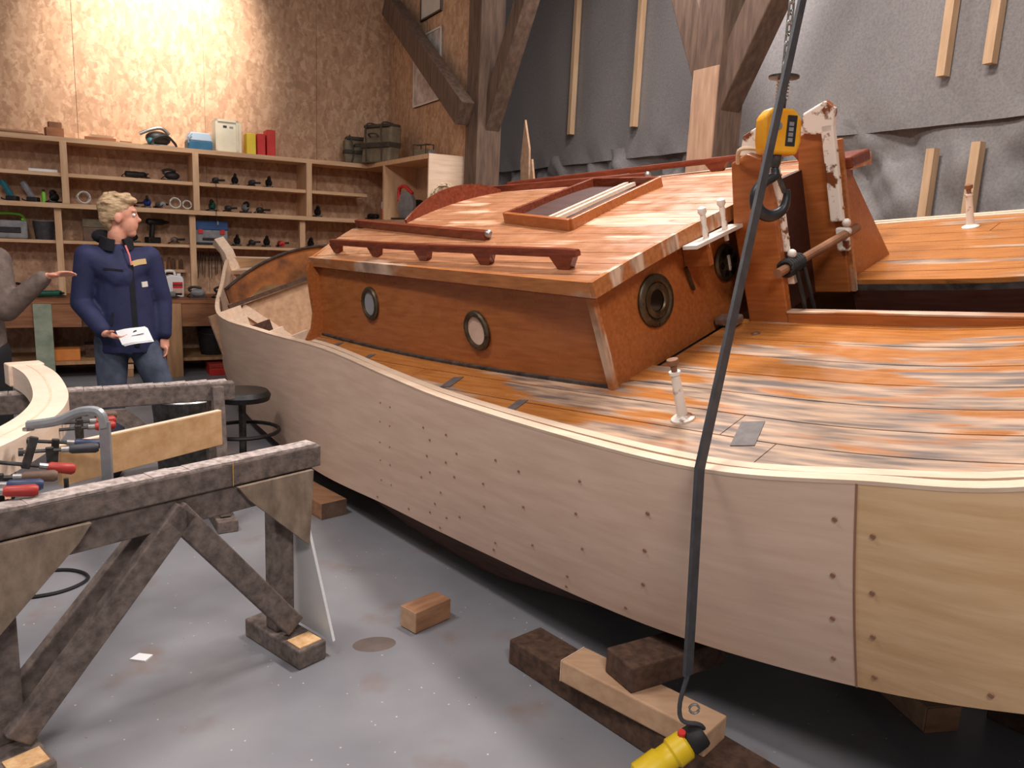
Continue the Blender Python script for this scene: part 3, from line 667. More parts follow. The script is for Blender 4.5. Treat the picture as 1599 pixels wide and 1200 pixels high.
# seam between the two plywood lengths
i = 4 * NS; t, b = topc[i], botc[i]
MB().tube([t.lerp(b, j / 6) + V((0, -.015 * math.sin(math.pi * j / 6) + .0005, 0)) for j in range(7)], .0035, 6).build('seam', 'plug', boat)
# bright capping on the plywood edge
MB().sweep([topc[i] + V((0, .016, .004)) for i in range(0, 14 * NS + 1)], [(-.017, -.006), (.017, -.006), (.017, .006), (-.017, .006)]).build('edge_capping', 'new_wood', boat)
MB().sweep([mir(topc[i] + V((0, .016, .004))) for i in range(0, 14 * NS + 1)], [(-.017, -.006), (.017, -.006), (.017, .006), (-.017, .006)]).build('edge_capping', 'new_wood', boat)
# wooden plugs over the screws
def hullpt(u, v):
    i = min(int(u), len(topc) - 2); f = u - i
    t = topc[i].lerp(topc[i + 1], f); b = botc[i].lerp(botc[i + 1], f)
    return t.lerp(b, v) + V((0, -.015 * math.sin(math.pi * v) - .0015, 0))
pm = MB(); rnd = random.Random(4)
def plug(u, v, r=.0075): pm.lathe([(r, -.001), (r, .0025)], hullpt(u, v), (0, -1, 0), 8)
for v in (.14, .4, .62, .84): plug(4 * NS + 1.0, v + .02); plug(4 * NS - .9, v + .08)
for v in (.28, .5, .72): plug(5 * NS + 3.2, v)
for k in range(6):
    plug(5 * NS + 4.5 + k * 4.1, .96 if k % 2 else .93, .006)
for k, u in enumerate((6.0, 6.35, 6.6, 6.85, 7.0, 7.15, 7.3)):
    for v in ((.30, .52, .78) if k % 2 else (.24, .44, .64, .86)): plug(u * NS + rnd.uniform(-.6, .6), v + rnd.uniform(-.03, .03), .0055)
for k, u in enumerate((7.9, 8.05)):
    for v in (.2, .34, .5, .64, .8): plug(u * NS, v, .004)
for u in (2.6, 3.2): plug(u * NS, .92)
po = pm.build('screw_plugs', 'plug', boat); po['kind'] = 'stuff'
# old dark bottom under the plywood
rows = []
for i in range(0, 14 * NS + 1, 2):
    b = botc[i]; a = -b.x
    kk = [(-2.6, .03), (-1.2, .10), (-.4, .05), (.6, .10), (1.5, .24), (2.2, .20), (2.8, .07), (7.1, .04)]
    dp = next(q0[1] + (q1[1] - q0[1]) * (a - q0[0]) / (q1[0] - q0[0]) for q0, q1 in zip(kk, kk[1:]) if q0[0] - 1e-6 <= a <= q1[0] + 1e-6)
    ins = min(.10, (BCEN - b.y) * .6)
    p1 = V((b.x, b.y + .02, b.z + .02)); p2 = V((b.x, b.y + ins, b.z - dp)); p3 = V((b.x, BCEN, b.z - dp - .03))
    rows.append([p1, p1.lerp(p2, .5), p2, p3, mir(p2), mir(p1.lerp(p2, .5)), mir(p1)])
MB().slab(rows, (0, 0, .02)).build('hull_bottom', 'old_hull', boat)

# ---- deck: dark caulked base with separate planks on top
def cab(a): # cabin side foot (near side) at station a
    t = (a - .74) / 2.66; return .46 + .13 * t - .03 * math.sin(math.pi * min(max(t, 0), 1))
SLOT = (1.30, 1.87)
deck = MB()
for far in (False, True):
    rows = []
    for i in range(41):
        a = -2.3 + (3.42 + 2.3) * i / 40; lo = gun(a) + .03
        hi = cab(a) + .05 if a > .76 else (SLOT[0] if a > -1.5 else BCEN)
        if far and a <= .76 and a > -1.5: hi = 2 * BCEN - SLOT[1]
        hi = max(hi, lo + .01); z = sheer(a) - .022
        r = [P(a, lo + (hi - lo) * j / 4, z) for j in range(5)]
        rows.append([mir(p) for p in r] if far else r)
    deck.slab(rows, (0, 0, -.03))
dk = deck.build('deck', 'caulk', boat)
EDGES = [-.2, .075, .235, .39, .55, .715, .885, 1.06, 1.235, SLOT[0]]
def deck_planks(far):
    for e in range(len(EDGES) - 1):
        b0, b1 = EDGES[e] + .003, EDGES[e + 1] - .003
        segs = [(-2.25, .70), (.70, 3.40)] if e > 2 else [(-2.25, -.3 + .2 * e), (-.296 + .2 * e, 1.35 + .3 * e), (1.354 + .3 * e, 3.40)]
        for a0, a1 in segs:
            rows = []
            n = 26
            for i in range(n + 1):
                a = a0 + (a1 - a0) * i / n; lo = max(b0, gun(a) + .045); hi = min(b1, cab(a) + .02 if a > .76 else 9)
                if a < -1.5: hi = min(hi, 1.5)
                elif far and a <= .76: hi = min(hi, 2 * BCEN - SLOT[1])
                if hi - lo < .012: continue
                z = sheer(a)
                r = [P(a, lo, z), P(a, hi, z)]
                rows.append([mir(p) for p in r] if far else r)
            if len(rows) > 2: MB().slab(rows, (0, 0, -.022)).build('deck_plank', 'varnish_deck', dk)
deck_planks(False); deck_planks(True)
# pale new margin strip inside the plywood edge
for far in (False, True):
    pts = []
    for i in range(60):
        a = -2.2 + i * (3.35 + 2.2) / 59; p = P(a, gun(a) + .060, sheer(a) + .003); pts.append(mir(p) if far else p)
    MB().sweep(pts, [(-.016, -.006), (.016, -.006), (.016, .005), (-.016, .005)]).build('margin_strip', 'new_wood', boat)
# grey butt patches
for (a, b, w_, l_, rz) in ((1.62, .30, .06, .12, .3), (.02, .27, .075, .17, .35), (2.55, .40, .05, .10, .3), (3.05, .48, .05, .09, .2), (1.05, .20, .05, .10, .2)):
    p = MB().box(-w_ / 2, w_ / 2, -l_ / 2, l_ / 2, 0, .0025).build('deck_patch', 'caulk_grey', boat); p.matrix_local = Matrix.Translation(P(a, b, sheer(a) + .0005)) @ Matrix.Rotation(rz, 4, 'Z')
# small deck ring
MB().lathe([(.012, 0.0005), (.02, .001), (.02, .004), (.012, .004)], P(.50, 1.12, .0), (0, 0, 1), 14, ring=True).build('deck_ring', 'steel', boat)

# ---- mast slot in the fore deck
MB().box(-.43, 1.5, SLOT[0] - .035, SLOT[0], -.03, .045).build('slot_coaming', 'varnish_cabin', boat, bevel=.005)
MB().box(-.43, 1.5, SLOT[0] - .037, SLOT[0] + .002, .045, .052).build('coaming_cap', 'varnish_edge', boat)
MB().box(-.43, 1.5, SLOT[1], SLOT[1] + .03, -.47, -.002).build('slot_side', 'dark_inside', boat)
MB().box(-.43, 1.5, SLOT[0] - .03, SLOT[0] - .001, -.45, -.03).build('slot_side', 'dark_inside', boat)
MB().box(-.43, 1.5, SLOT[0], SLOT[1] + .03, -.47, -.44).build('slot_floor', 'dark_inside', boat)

# ---- cabin
def eave_w(a): return 1.13 - .29 * (a - .7) / 2.7
def eave_z(a): return .46 + .037 * (a - .7)
def crown(a): return .05 + .09 * (a - .7) / 2.7
def roofz(a, b):
    q = (b - BCEN) / eave_w(a); return eave_z(a) + crown(a) * (1 - q * q)
cabin = empty('cabin', parent=boat)
def cab_side(far):
    rows = []
    for i in range(17):
        a = .74 + 2.66 * i / 16; lo = P(a, cab(a), sheer(a) - .01); hi = P(a, BCEN - eave_w(a) + .035, eave_z(a) - .01)
        r = [lo.lerp(hi, j / 3) for j in range(4)]
        rows.append([mir(p) for p in r] if far else r)
    return MB().slab(rows, (0, -.025 if far else .025, 0)).build('cabin_side', 'varnish_cabin', cabin, True)
cab_side(False); cab_side(True)
# foot moulding along the cabin side
MB().sweep([P(.74 + 2.66 * i / 20, cab(.74 + 2.66 * i / 20) - .004, sheer(.74 + 2.66 * i / 20) + .006) for i in range(21)], [(-.008, -.008), (.008, -.008), (.008, .008), (-.008, .008)]).build('foot_moulding', 'caulk', cabin)
def front_poly(off): # front wall outline up to the roof underside
    b0 = cab(.74); pts = [P(.74 + off, b0, -.01)]
    for i in range(13):
        b = (BCEN - eave_w(.74) + .035) + 2 * (eave_w(.74) - .035) * i / 12; pts.append(P(.74 + off, b, roofz(.74, b) - .02))
    pts.append(P(.74 + off, 2 * BCEN - b0, -.01)); return pts
MB().prism(front_poly(0), (-.025, 0, 0)).build('cabin_front', 'varnish_cabin', cabin)
# raised corner post on the front edge
MB().bar(P(.738, cab(.74) - .004, 0), P(.738, BCEN - eave_w(.74) + .031, eave_z(.74) - .01), .03, .03, (1, 0, 0)).build('corner_post', 'varnish_edge', cabin)
# aft bulkhead with wings curving out to the gunwale
for far in (False, True):
    pts = [P(3.4, BCEN, -.3), P(3.4, .50, -.3), P(3.4, .452, .03), P(3.4, .47, .075), P(3.4, .53, .13), P(3.4, .575, .22), P(3.4, .60, .36), P(3.4, .63, .50), P(3.4, .68, .565), P(3.4, .9, .62), P(3.4, 1.15, .66), P(3.4, 1.15, .15), P(3.4, BCEN, .15)]
    MB().prism([mir(p) for p in pts] if far else pts, (-.03, 0, 0)).build('aft_bulkhead', 'varnish_cabin', cabin)
# roof base and planks
base = MB()
for b0, b1, a1 in ((-9, 1.16, 3.44), (1.16, 1.90, 2.92), (1.90, 9, 3.44)):
    rows = []
    for i in range(21):
        a = .70 + (a1 - .70) * i / 20; lo = max(b0, BCEN - eave_w(a) + .01); hi = min(b1, BCEN + eave_w(a) - .01)
        rows.append([P(a, lo + (hi - lo) * j / 8, roofz(a, lo + (hi - lo) * j / 8) - .006) for j in range(9)])
    base.slab(rows, (0, 0, -.02))
roof = base.build('roof', 'caulk', cabin)
RE = [.36 + .117 * i for i in range(21)]
for e in range(20):
    b0, b1 = RE[e] + .0025, RE[e + 1] - .0025
    if b0 > 2.75: continue
    amax = 2.92 if (b1 > 1.16 and b0 < 1.90) else 3.44
    rows = []
    for i in range(25):
        a = .68 + (amax - .68) * i / 24; lo = max(b0, BCEN - eave_w(a)); hi = min(b1, BCEN + eave_w(a))
        if hi - lo < .01: continue
        rows.append([P(a, lo, roofz(a, lo)), P(a, (lo + hi) / 2, roofz(a, (lo + hi) / 2)), P(a, hi, roofz(a, hi))])
    if len(rows) > 2: MB().slab(rows, (0, 0, -.012)).build('roof_plank', 'varnish_roof', roof)
# eave fascias
def eave(far):
    pts = [P(.68 + 2.76 * i / 24, BCEN - eave_w(.68 + 2.76 * i / 24) - .006, eave_z(.68 + 2.76 * i / 24) - .022) for i in range(25)]
    MB().sweep([mir(p) for p in pts] if far else pts, [(-.012, -.03), (.012, -.03), (.012, .03), (-.012, .03)]).build('eave_trim', 'varnish_edge', cabin)
eave(False); eave(True)
fp = []
for i in range(21):
    b = BCEN - eave_w(.68) - .015 + 2 * (eave_w(.68) + .015) * i / 20; fp.append(P(.672, b, roofz(.68, b) - .022))
MB().sweep(fp, [(-.012, -.032), (.012, -.032), (.012, .032), (-.012, .032)]).build('eave_trim', 'varnish_edge', cabin)
# half round bead under the eave
MB().tube([P(.70 + 2.7 * i / 20, BCEN - eave_w(.7 + 2.7 * i / 20) + .02, eave_z(.7 + 2.7 * i / 20) - .06) for i in range(21)], .012, 6).build('eave_bead', 'mahogany', cabin)
# handrails
def handrail(far):
    h = empty('handrail', parent=boat)
    A_ = [.85 + 2.35 * i / 24 for i in range(25)]
    def rp(a, dz): 
        b = .53 + .22 * (a - .85) / 2.35 + .015 * math.sin(math.pi * (a - .85) / 2.35) * -1
        p = P(a, b, roofz(a, b) + dz); return mir(p) if far else p
    ring = [(-.017, -.016), (.017, -.016), (.019, .004), (.012, .017), (-.012, .017), (-.019, .004)]
    MB().sweep([rp(a, .066) for a in A_], ring, scale=[.8] + [1] * 23 + [.8]).build('rail', 'mahogany', h, True)
    for k in range(5):
        a0 = .94 + k * (2.20 / 4); lo, hi = (.03, .075)
        m = MB(); 
        c = [rp(a0 - .035, 0), rp(a0 + .035, 0), rp(a0 + .075, .055), rp(a0 - .075, .055)]
        yv = V((0, .017, 0)); m.prism([p - yv for p in c], yv * 2); m.build('foot', 'mahogany', h)
    return h
handrail(False); handrail(True)
# hatch runners, hatch coaming arch and skylight frame
for far in (False, True):
    pts = [P(1.8 + 1.62 * i / 12, .87 + .23 * i / 12, roofz(1.8 + 1.62 * i / 12, .87 + .23 * i / 12) + .024) for i in range(13)]
    MB().sweep([mir(p) for p in pts] if far else pts, [(-.02, -.026), (.02, -.026), (.02, .02), (-.02, .02)]).build('hatch_runner', 'mahogany', cabin)
    q = pts[0] + V((.012, 0, .004)); q = mir(q) if far else q
    MB().sphere(q, .022, 8).build('runner_end', 'steel', cabin, True)
ar = []; ab = []
for i in range(15):
    b = 1.13 + .82 * i / 14; z = roofz(2.9, b); t = (i / 14 - .5) * 2
    ab.append(P(2.9, b, z - .01)); ar.append(P(2.9, b, z + .02 + .085 * (1 - t * t)))
MB().prism(ar + ab[::-1], (.022, 0, 0)).build('hatch_arch', 'mahogany', cabin)
def frame_pt(u, v, dz): # skylight frame corners in (a,b)
    a = 1.32 + .60 * u + .10 * v; b = .99 + .13 * u + .84 * v; return P(a, b, roofz(a, b) + dz)
sk = empty('skylight', parent=boat)
for (u0, v0, u1, v1) in ((0, 0, 1, 0), (1, 0, 1, 1), (1, 1, 0, 1), (0, 1, 0, 0)):
    MB().bar(frame_pt(u0, v0, .025), frame_pt(u1, v1, .025), .03, .06).build('frame_side', 'varnish_cabin' if v0 == v1 == 0 or u0 == u1 == 0 else 'mahogany', sk, bevel=.004)
MB().slab([[frame_pt(.03 + .94 * i / 6, .03 + .94 * j / 6, .006) for j in range(7)] for i in range(7)], (0, 0, -.003)).build('dark_opening_panel', 'dark_inside', sk)  # dark sheet on the closed roof, shade of an open skylight as colour
for u in (.32, .42): MB().bar(frame_pt(u, .05, .022), frame_pt(u, .95, .022), .03, .02).build('glazing_bar', 'new_wood', sk)
# portholes
def porthole(o, nrm, r, glass, lid=False, rough=False):
    h = empty('porthole', parent=boat); n = V(nrm).normalized()
    MB().lathe([(r * .70, -.004), (r, -.004), (r, .006), (r * .93, .014), (r * .78, .016), (r * .70, .010)], o, n, 28, ring=True).build('ring', 'bronze', h, True)
    MB().lathe([(r * .71, -.003), (r * .71, .004)], o, n, 24).build('pane', glass, h)
    if lid: MB().lathe([(r * .68, .004), (r * .66, .012), (r * .45, .014), (r * .40, .008)], o, n, 24, ring=True).build('inner_ring', 'bronze', h, True)
    for k in range(4):
        t = n.orthogonal().normalized(); u = n.cross(t); an = .6 + k * math.pi / 2; MB().lathe([(.005, .012), (.004, .019)], V(o) + (t * math.cos(an) + u * math.sin(an)) * r * .86, n, 8).build('screw', 'dark_steel', h)
    return h
def side_pt(a, z):
    lo = P(a, cab(a), sheer(a) - .01); hi = P(a, BCEN - eave_w(a) + .035, eave_z(a) - .01); t = (z - lo.z) / (hi.z - lo.z); return lo.lerp(hi, t)
for a, z, g in ((2.66, .29, 'glass_pale'), (1.58, .20, 'paper_pale')):
    p = side_pt(a, z); d1 = side_pt(a + .1, z) - p; d2 = side_pt(a, z + .1) - p; n = d1.cross(d2).normalized()
    if n.y > 0: n = -n
    porthole(p + n * .006, n, .098, g)
    porthole(mir(p + n * .006), (n.x, -n.y, n.z), .098, 'dark_glass')
porthole(P(.735, .80, .255), (1, 0, 0), .112, 'dark_glass', True)
vt = empty('vent', parent=boat); c = P(.735, 1.06, .285)
c = P(.733, 1.32, .26)
MB().lathe([(.08, -.004), (.085, .004), (.075, .014), (.02, .018)], c, (1, 0, 0), 24).build('disc', 'bronze', vt, True)
for k in range(6):
    an = k * math.pi / 3; MB().lathe([(.016, .012), (.016, .0185)], c + V((0, math.cos(an) * .05, math.sin(an) * .05)), (1, 0, 0), 10).build('hole', 'dark_glass', vt)
MB().bar(c + V((.02, 0, -.035)), c + V((.02, 0, .035)), .012, .008, (1, 0, 0)).build('lever', 'white_rust', vt)
# belaying pin rail on the cabin front
pr = empty('pin_rail', parent=boat)
MB().box(-.655, -.585, .93, 1.27, .430, .445).build('shelf', 'frame_white', pr)
MB().box(-.735, -.61, 1.03, 1.06, .33, .430).build('bracket', 'varnish_cabin', pr)
for y in (1.05, 1.19):
    MB().lathe([(.010, -.05), (.012, 0), (.014, .02), (.009, .05), (.013, .085), (.011, .095), (.019, .108), (.017, .124), (.004, .132)], P(.62, y, .445), (0, 0, 1), 12).build('belaying_pin', 'white_rust', pr, True)
MB().bar(P(.725, 1.02, .33), P(.725, 1.05, .22), .012, .012).build('hook', 'bronze', pr)
MB().box(-.73, -.62, 1.16, 1.235, .012, .05).build('cleat', 'steel', pr, bevel=.01)

# ---- mast tabernacle
tb = empty('mast_tabernacle', parent=boat)
def board(y, zt, m): return MB().prism([P(.62, y, -.05), P(.43, y, -.05), P(.43, y, .50), P(.46, y, zt), P(.52, y, zt + .03), P(.60, y, zt), P(.63, y, .45)], (0, .04, 0)).build('cheek', m, tb, bevel=.006)
board(1.27, .70, 'varnish_cabin'); board(1.83, .70, 'varnish_cabin')
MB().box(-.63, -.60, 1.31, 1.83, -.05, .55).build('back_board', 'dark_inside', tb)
for y, s_ in ((1.305, 1), (1.80, 1)):
    MB().box(-.475, -.415, y, y + .032, .30, .74).build('iron_strap', 'white_rust', tb, bevel=.008)
    MB().prism([P(.50, y, .70), P(.42, y, .70), P(.40, y, .80), P(.44, y, .84), P(.55, y, .80), P(.58, y, .72)], (0, .035, 0)).build('iron_head', 'white_rust', tb, bevel=.008)
    MB().box(-.455, -.40, y, y + .03, .16, .27).build('iron_plate', 'white_rust', tb, bevel=.006)
    for z in (.28, .24): MB().sphere(P(.405, y + .015, z + .01), .02, 10).build('bolt_head', 'frame_white', tb, True)
    for z in (.62, .5, .36, .2): MB().sphere(P(.413, y + .016, z), .007, 8).build('bolt', 'plug', tb)
MB().tube([P(.41, 1.20, .24), P(.41, 1.92, .24)], .02, 12).build('cross_pin', 'brown_stick', tb)
wr_ = MB()
for k in range(7): wr_.tube([V((-.41 + .032 * math.cos(t_ * .5236), 1.27 + .016 * k + .004 * math.sin(t_), .24 + .032 * math.sin(t_ * .5236))) for t_ in range(12)], .010, 6, closed=True)
wr_.tube(crom([P(.38, 1.30, .22), P(.37, 1.31, .05), P(.39, 1.33, -.12), P(.42, 1.38, -.2)], 5), .010, 6).tube(crom([P(.38, 1.36, .22), P(.36, 1.37, .0), P(.38, 1.40, -.2)], 5), .009, 6)
wr_.build('lashing', 'black_rubber', tb, True)
MB().tube(crom([P(.56, 1.26, .70), P(.50, 1.20, .76), P(.44, 1.27, .735), P(.50, 1.36, .72), P(.56, 1.29, .71)], 6), .009, 6).build('rope_turn', 'rope', tb, True)
MB().bar(P(.44, 1.86, -.05), P(.44, 1.86, .66), .06, .025, (0, 1, 0)).build('edge_strip', 'varnish_edge', tb)
MB().prism([P(.60, 1.88, 0), P(.60, 2.45, 0), P(.60, 1.98, .52), P(.60, 1.88, .52)], (.03, 0, 0)).build('knee', 'varnish_cabin', tb)
MB().prism([P(.44, 1.88, 0), P(.44, 2.30, 0), P(.44, 1.96, .52), P(.44, 1.88, .52)], (-.025, 0, 0)).build('knee', 'varnish_cabin', tb)
MB().box(-.64, -.38, 1.87, 2.06, .52, .575).build('cap_rail', 'mahogany', tb, bevel=.01)
# stanchion sockets
def stanchion(a, b, m):
    s_ = empty('stanchion', parent=boat)
    MB().lathe([(.042, 0), (.042, .006), (.03, .014), (.019, .018), (.017, .10), (.015, .165), (.02, .168), (.02, .178)], P(a, b, sheer(a)), (0, 0, 1), 16).build('tube', m, s_, True)
    MB().lathe([(.010, .178), (.012, .2), (.02, .205), (.02, .222), (.006, .226)], P(a, b, sheer(a)), (0, 0, 1), 10).build('pin', 'brown_stick', s_, True)
stanchion(.29, .30, 'white_rust'); stanchion(.22, 2.76, 'white_rust')

# ---- open stern / cockpit
for k, a in enumerate((3.75, 4.1, 4.45, 4.85, 5.25)):
    g = gun(a); MB().box(-a - .014, -a + .014, g + .03, g + .03 + (.14 if k % 2 else .18), sheer(a) - .30, sheer(a) - .015).build('rib', 'new_wood' if k != 2 else 'old_hull', boat)
    MB().box(-a - .014, -a + .014, 2 * BCEN - g - .2, 2 * BCEN - g - .03, sheer(a) - .30, sheer(a) - .015).build('rib', 'new_wood', boat)
ar = []; ab = []
for i in range(17):
    b = .86 + (2 * BCEN - 1.72) * i / 16; t = (i / 16 - .5) * 2
    ar.append(P(5.6, b, .44 - .14 * t * t)); ab.append(P(5.6, b, .19 - .03 * math.sin(i * 1.1) - .03 * t * t))
MB().prism(ar + ab[::-1], (-.03, 0, 0)).build('stern_bulkhead', 'rust_board', boat)
MB().prism([p + V((-.002, 0, .006)) for p in ar] + [p + V((-.002, 0, -.008)) for p in ar[::-1]], (.034 - .0, 0, 0)).build('bulkhead_edge', 'dark_steel', boat)
MB().bar(P(5.5, .80, .15), P(5.5, 2.2, .17), .035, .03).build('cross_beam', 'dark_beam', boat)
MB().box(-5.58, -5.55, .62, 2 * BCEN - .62, -.62, .12).build('plywood_panel', 'pale_beam', boat)
MB().bar(P(5.53, .92, .10), P(5.53, 1.35, -.45), .085, .02, (1, 0, 0)).build('panel_batten', 'new_wood', boat)
MB().box(-5.55, -3.4, .55, 2 * BCEN - .55, -.66, -.62).build('cockpit_sole', 'pale_beam', boat)
MB().prism([P(6.93, BCEN - .05, -.2), P(7.06, BCEN - .05, -.2), P(7.10, BCEN - .05, .50), P(7.16, BCEN - .07, .60), P(7.05, BCEN - .07, .66), P(6.96, BCEN - .05, .50)], (0, .10, 0)).build('stern_post', 'new_wood', boat)
MB().box(-7.02, -6.3, BCEN - .05, BCEN + .05, .26, .30).build('stern_knee', 'new_wood', boat)

# ================================================================ hoist, chain and pendant control
HX = V((0.955, 3.02, 0))
hz = 2.03
ho = empty('chain_hoist_block', (HX.x, HX.y, hz), math.radians(8)); tag(ho, 'yellow hoist load block with black nameplate and hook above the mast tabernacle', 'hoist')
MB().prism([(-.065, -.04, .0), (.065, -.04, .0), (.078, -.04, .05), (.072, -.04, .13), (.04, -.04, .165), (-.05, -.04, .165), (-.078, -.04, .13), (-.075, -.04, .05)], (0, .08, 0)).build('housing', 'hoist_yellow', ho, True, bevel=.012)
pl = MB().box(.012, .05, -.0435, -.039, .03, .14).build('nameplate', 'black_tool', ho, bevel=.002)
lt = MB()
for k in range(4): lt.box(.020, .038, -.0445, -.0432, .045 + k * .019, .059 + k * .019)
lt.build('worn_lettering', 'grey_tool', pl)
MB().lathe([(.014, -.005), (.014, .004)], (-.02, -.04, .10), (0, -1, 0), 12).build('bolt', 'steel', ho)
MB().lathe([(.022, 0), (.022, -.03), (.016, -.045)], (0, 0, 0), (0, 0, 1), 12).build('swivel', 'dark_steel', ho, True)
hk = [(0, 0, -.045), (.004, 0, -.075), (-.035, 0, -.10), (-.062, 0, -.145), (-.05, 0, -.20), (0, 0, -.225), (.05, 0, -.20), (.062, 0, -.155), (.058, 0, -.125)]
hkp = crom(hk, 5); n_ = len(hkp)
MB().tube(hkp, .019, 10, up=(0, 1, 0), scale=[.7 + .6 * math.sin(math.pi * min(1, i / n_ * 1.1)) if i < n_ * .9 else .75 for i in range(n_)]).build('hook', 'hook_black', ho, True)
MB().bar((.015, 0, -.07), (.052, 0, -.135), .012, .02, (0, 1, 0)).build('safety_latch', 'dark_steel', ho)
MB().lathe([(.008, .165), (.018, .17), (.018, .20), (.012, .215)], k=12).build('spring_seat', 'dark_steel', ho, True)
sp = [(.022 * math.cos(i * .9), .022 * math.sin(i * .9), .2 + i * .0017) for i in range(46)]
MB().tube(sp, .003, 5).build('spring', 'chain_steel', ho, True)
MB().lathe([(.02, .27), (.055, .275), (.055, .283), (.02, .29)], k=20).build('buffer_plate', 'dark_steel', ho, True)
ch = empty('lifting_chain', (HX.x, HX.y, hz + .285), .5); tag(ch, 'bright steel lifting chain running up from the yellow hoist block', 'chain')
lk = None
for k in range(52):
    z0 = k * .036
    if lk is None:
        ring = [(.011 * math.cos(t), 0, .012 * (1 if math.sin(t) > 0 else -1) + .012 * math.sin(t)) for t in [2 * math.pi * i / 16 for i in range(16)]]
        o = MB().tube(ring, .0045, 6, up=(0, 1, 0), closed=True).build('link', 'chain_steel', ch, True); lk = o.data
    else:
        o = bpy.data.objects.new('link', lk); COL.objects.link(o); o.parent = ch
    o.location = (0, 0, z0 + .02); o.rotation_euler = (0, 0, (k % 2) * math.pi / 2)
# pendant cable
pc = empty('pendant_control', (0.585, 2.13, .28)); tag(pc, 'yellow hoist pendant hanging on a dark flat cable beside the hull', 'remote control')
top = V((HX.x + .11, HX.y - .05, 4.2)) - pc.location
gw = V((0.553, 2.142, 1.045)) - pc.location
midp = V((0.985, 2.955, 2.68)) - pc.location
cab_pts = [top, midp, midp.lerp(gw, .33), midp.lerp(gw, .66), gw, gw.lerp(V((-.012, 0, .12)), .5), V((-.012, 0, .12))]
MB().sweep(cab_pts, [(-.017, -.006), (.017, -.006), (.017, .006), (-.017, .006)], up=(0.6, -.75, .1)).build('flat_cable', 'cable_grey', pc, True)
MB().tube(crom([V((-.012, 0, .12)), V((-.03, -.01, .03)), V((-.02, -.02, -.02)), V((.03, -.02, -.03)), V((.05, -.01, -.05))], 6), .007, 8).build('control_cable', 'cable_grey', pc, True)
d_ = V((-.82, -.25, -.52)).normalized(); st = V((.05, 0, -.07))
MB().lathe([(.038, 0), (.042, .01), (.042, .05), (.035, .06)], st, d_, 18).build('cable_gland', 'black_rubber', pc, True)
MB().lathe([(.034, .055), (.045, .065), (.047, .11), (.040, .118), (.040, .15), (.046, .158), (.046, .235), (.03, .25)], st, d_, 14).build('housing', 'pendant_yellow', pc, True)
MB().lathe([(.012, 0), (.012, .02)], st + d_ * .085 + V((0, 0, .04)), (0, -.2, 1), 10).build('stop_button', 'red_box', pc)
MB().tube([(.015 + .015 * math.cos(t * .6), -.01, .015 + .015 * math.sin(t * .6)) for t in range(11)], .004, 6).build('ring', 'steel', pc)

# ================================================================ blocking under the boat
def timber(name, p0, p1, w_, h, m, label, cat='beam', roll=(0, 0, 1)):
    p0, p1 = V(p0), V(p1); o = empty(name, ((p0 + p1) / 2)[:]); c = V(o.location)
    MB().bar(p0 - c, p1 - c, w_, h, roll).build('beam_body', m, o, bevel=.006); tag(o, label, cat); return o
def beamz(name, x0, y0, x1, y1, z0, z1, w_, m, label, endm=None):
    o = empty(name, ((x0 + x1) / 2, (y0 + y1) / 2, z0)); c = V((o.location.x, o.location.y, 0)); h = z1 - z0
    MB().bar(V((x0, y0, h / 2)) - c, V((x1, y1, h / 2)) - c, w_, h).build('body', m, o, bevel=.006)
    if endm:
        d = (V((x1, y1, 0)) - V((x0, y0, 0))).normalized(); MB().bar(V((x0, y0, h / 2)) - c - d * .003, V((x0, y0, h / 2)) - c, w_ * .98, h * .97).build('end_grain', endm, o)
    return tag(o, label, 'beam')
beamz('floor_beam', .10, 2.88, .92, 1.96, 0, .105, .17, 'dark_beam', 'long dark floor beam under the boat, lowest of the stack')
beamz('pale_beam_offcut', .27, 2.59, .70, 2.20, .106, .19, .14, 'pale_beam', 'pale squared timber lying on the dark floor beam by the pendant', 'new_wood')
beamz('dark_block', .41, 2.41, .78, 2.62, .191, .285, .15, 'dark_beam', 'dark short beam on top of the pale timber under the hull')
beamz('floor_beam', 1.60, 2.50, 1.45, 3.3, 0, .10, .14, 'pale_beam', 'grey topped beam under the fore plywood, end showing', 'block_wood')
beamz('support_beam', -1.02, 4.33, -1.46, 4.80, 0, .10, .17, 'block_wood', 'brown squared beam under the boat stern behind the trestle', 'handle_wood')
beamz('support_block', -1.33, 4.60, -1.40, 4.68, .101, .22, .10, 'pale_beam', 'pale block standing on the brown stern beam')
beamz('support_beam', .55, 4.0, 1.9, 4.9, 0, .22, .25, 'dark_beam', 'dark keel block in the shadow amidships under the boat')
beamz('support_beam', -1.4, 5.7, -.2, 6.6, 0, .12, .22, 'dark_beam', 'dark keel block in the shadow below the cockpit')
beamz('support_beam', 1.9, 2.5, 2.9, 3.3, 0, .50, .25, 'dark_beam', 'dark keel block in the shadow under the fore end')
o = empty('loose_block', (-.33, 3.12, 0), math.radians(48)); tag(o, 'small loose wooden block lying alone on the floor', 'block')
MB().box(-.10, .10, -.05, .05, .004, .10).build('body', 'block_wood', o, bevel=.004); MB().box(-.103, -.10, -.049, .049, .006, .098).build('sawn_end', 'pale_beam', o)
o = MB().prism([(-.035, -.02, 0), (.03, -.028, 0), (.038, .018, 0), (-.02, .025, 0)], (0, 0, .006)).build('paper_scrap', 'white_paper'); o.location = (-1.40, 2.74, 0); tag(o, 'small white scrap lying on the open floor', 'scrap')
# oil stain
o = MB().lathe([(.075, 0), (.07, .0008), (.0, .001)], (0, 0, 0), (0, 0, 1), 18).build('floor_stain', 'stain'); o.location = (-.52, 2.92, 0); o.scale = (1.2, .8, 1); o.rotation_euler.z = .3; tag(o, 'dark wet spot on the floor beside the loose block', 'stain')

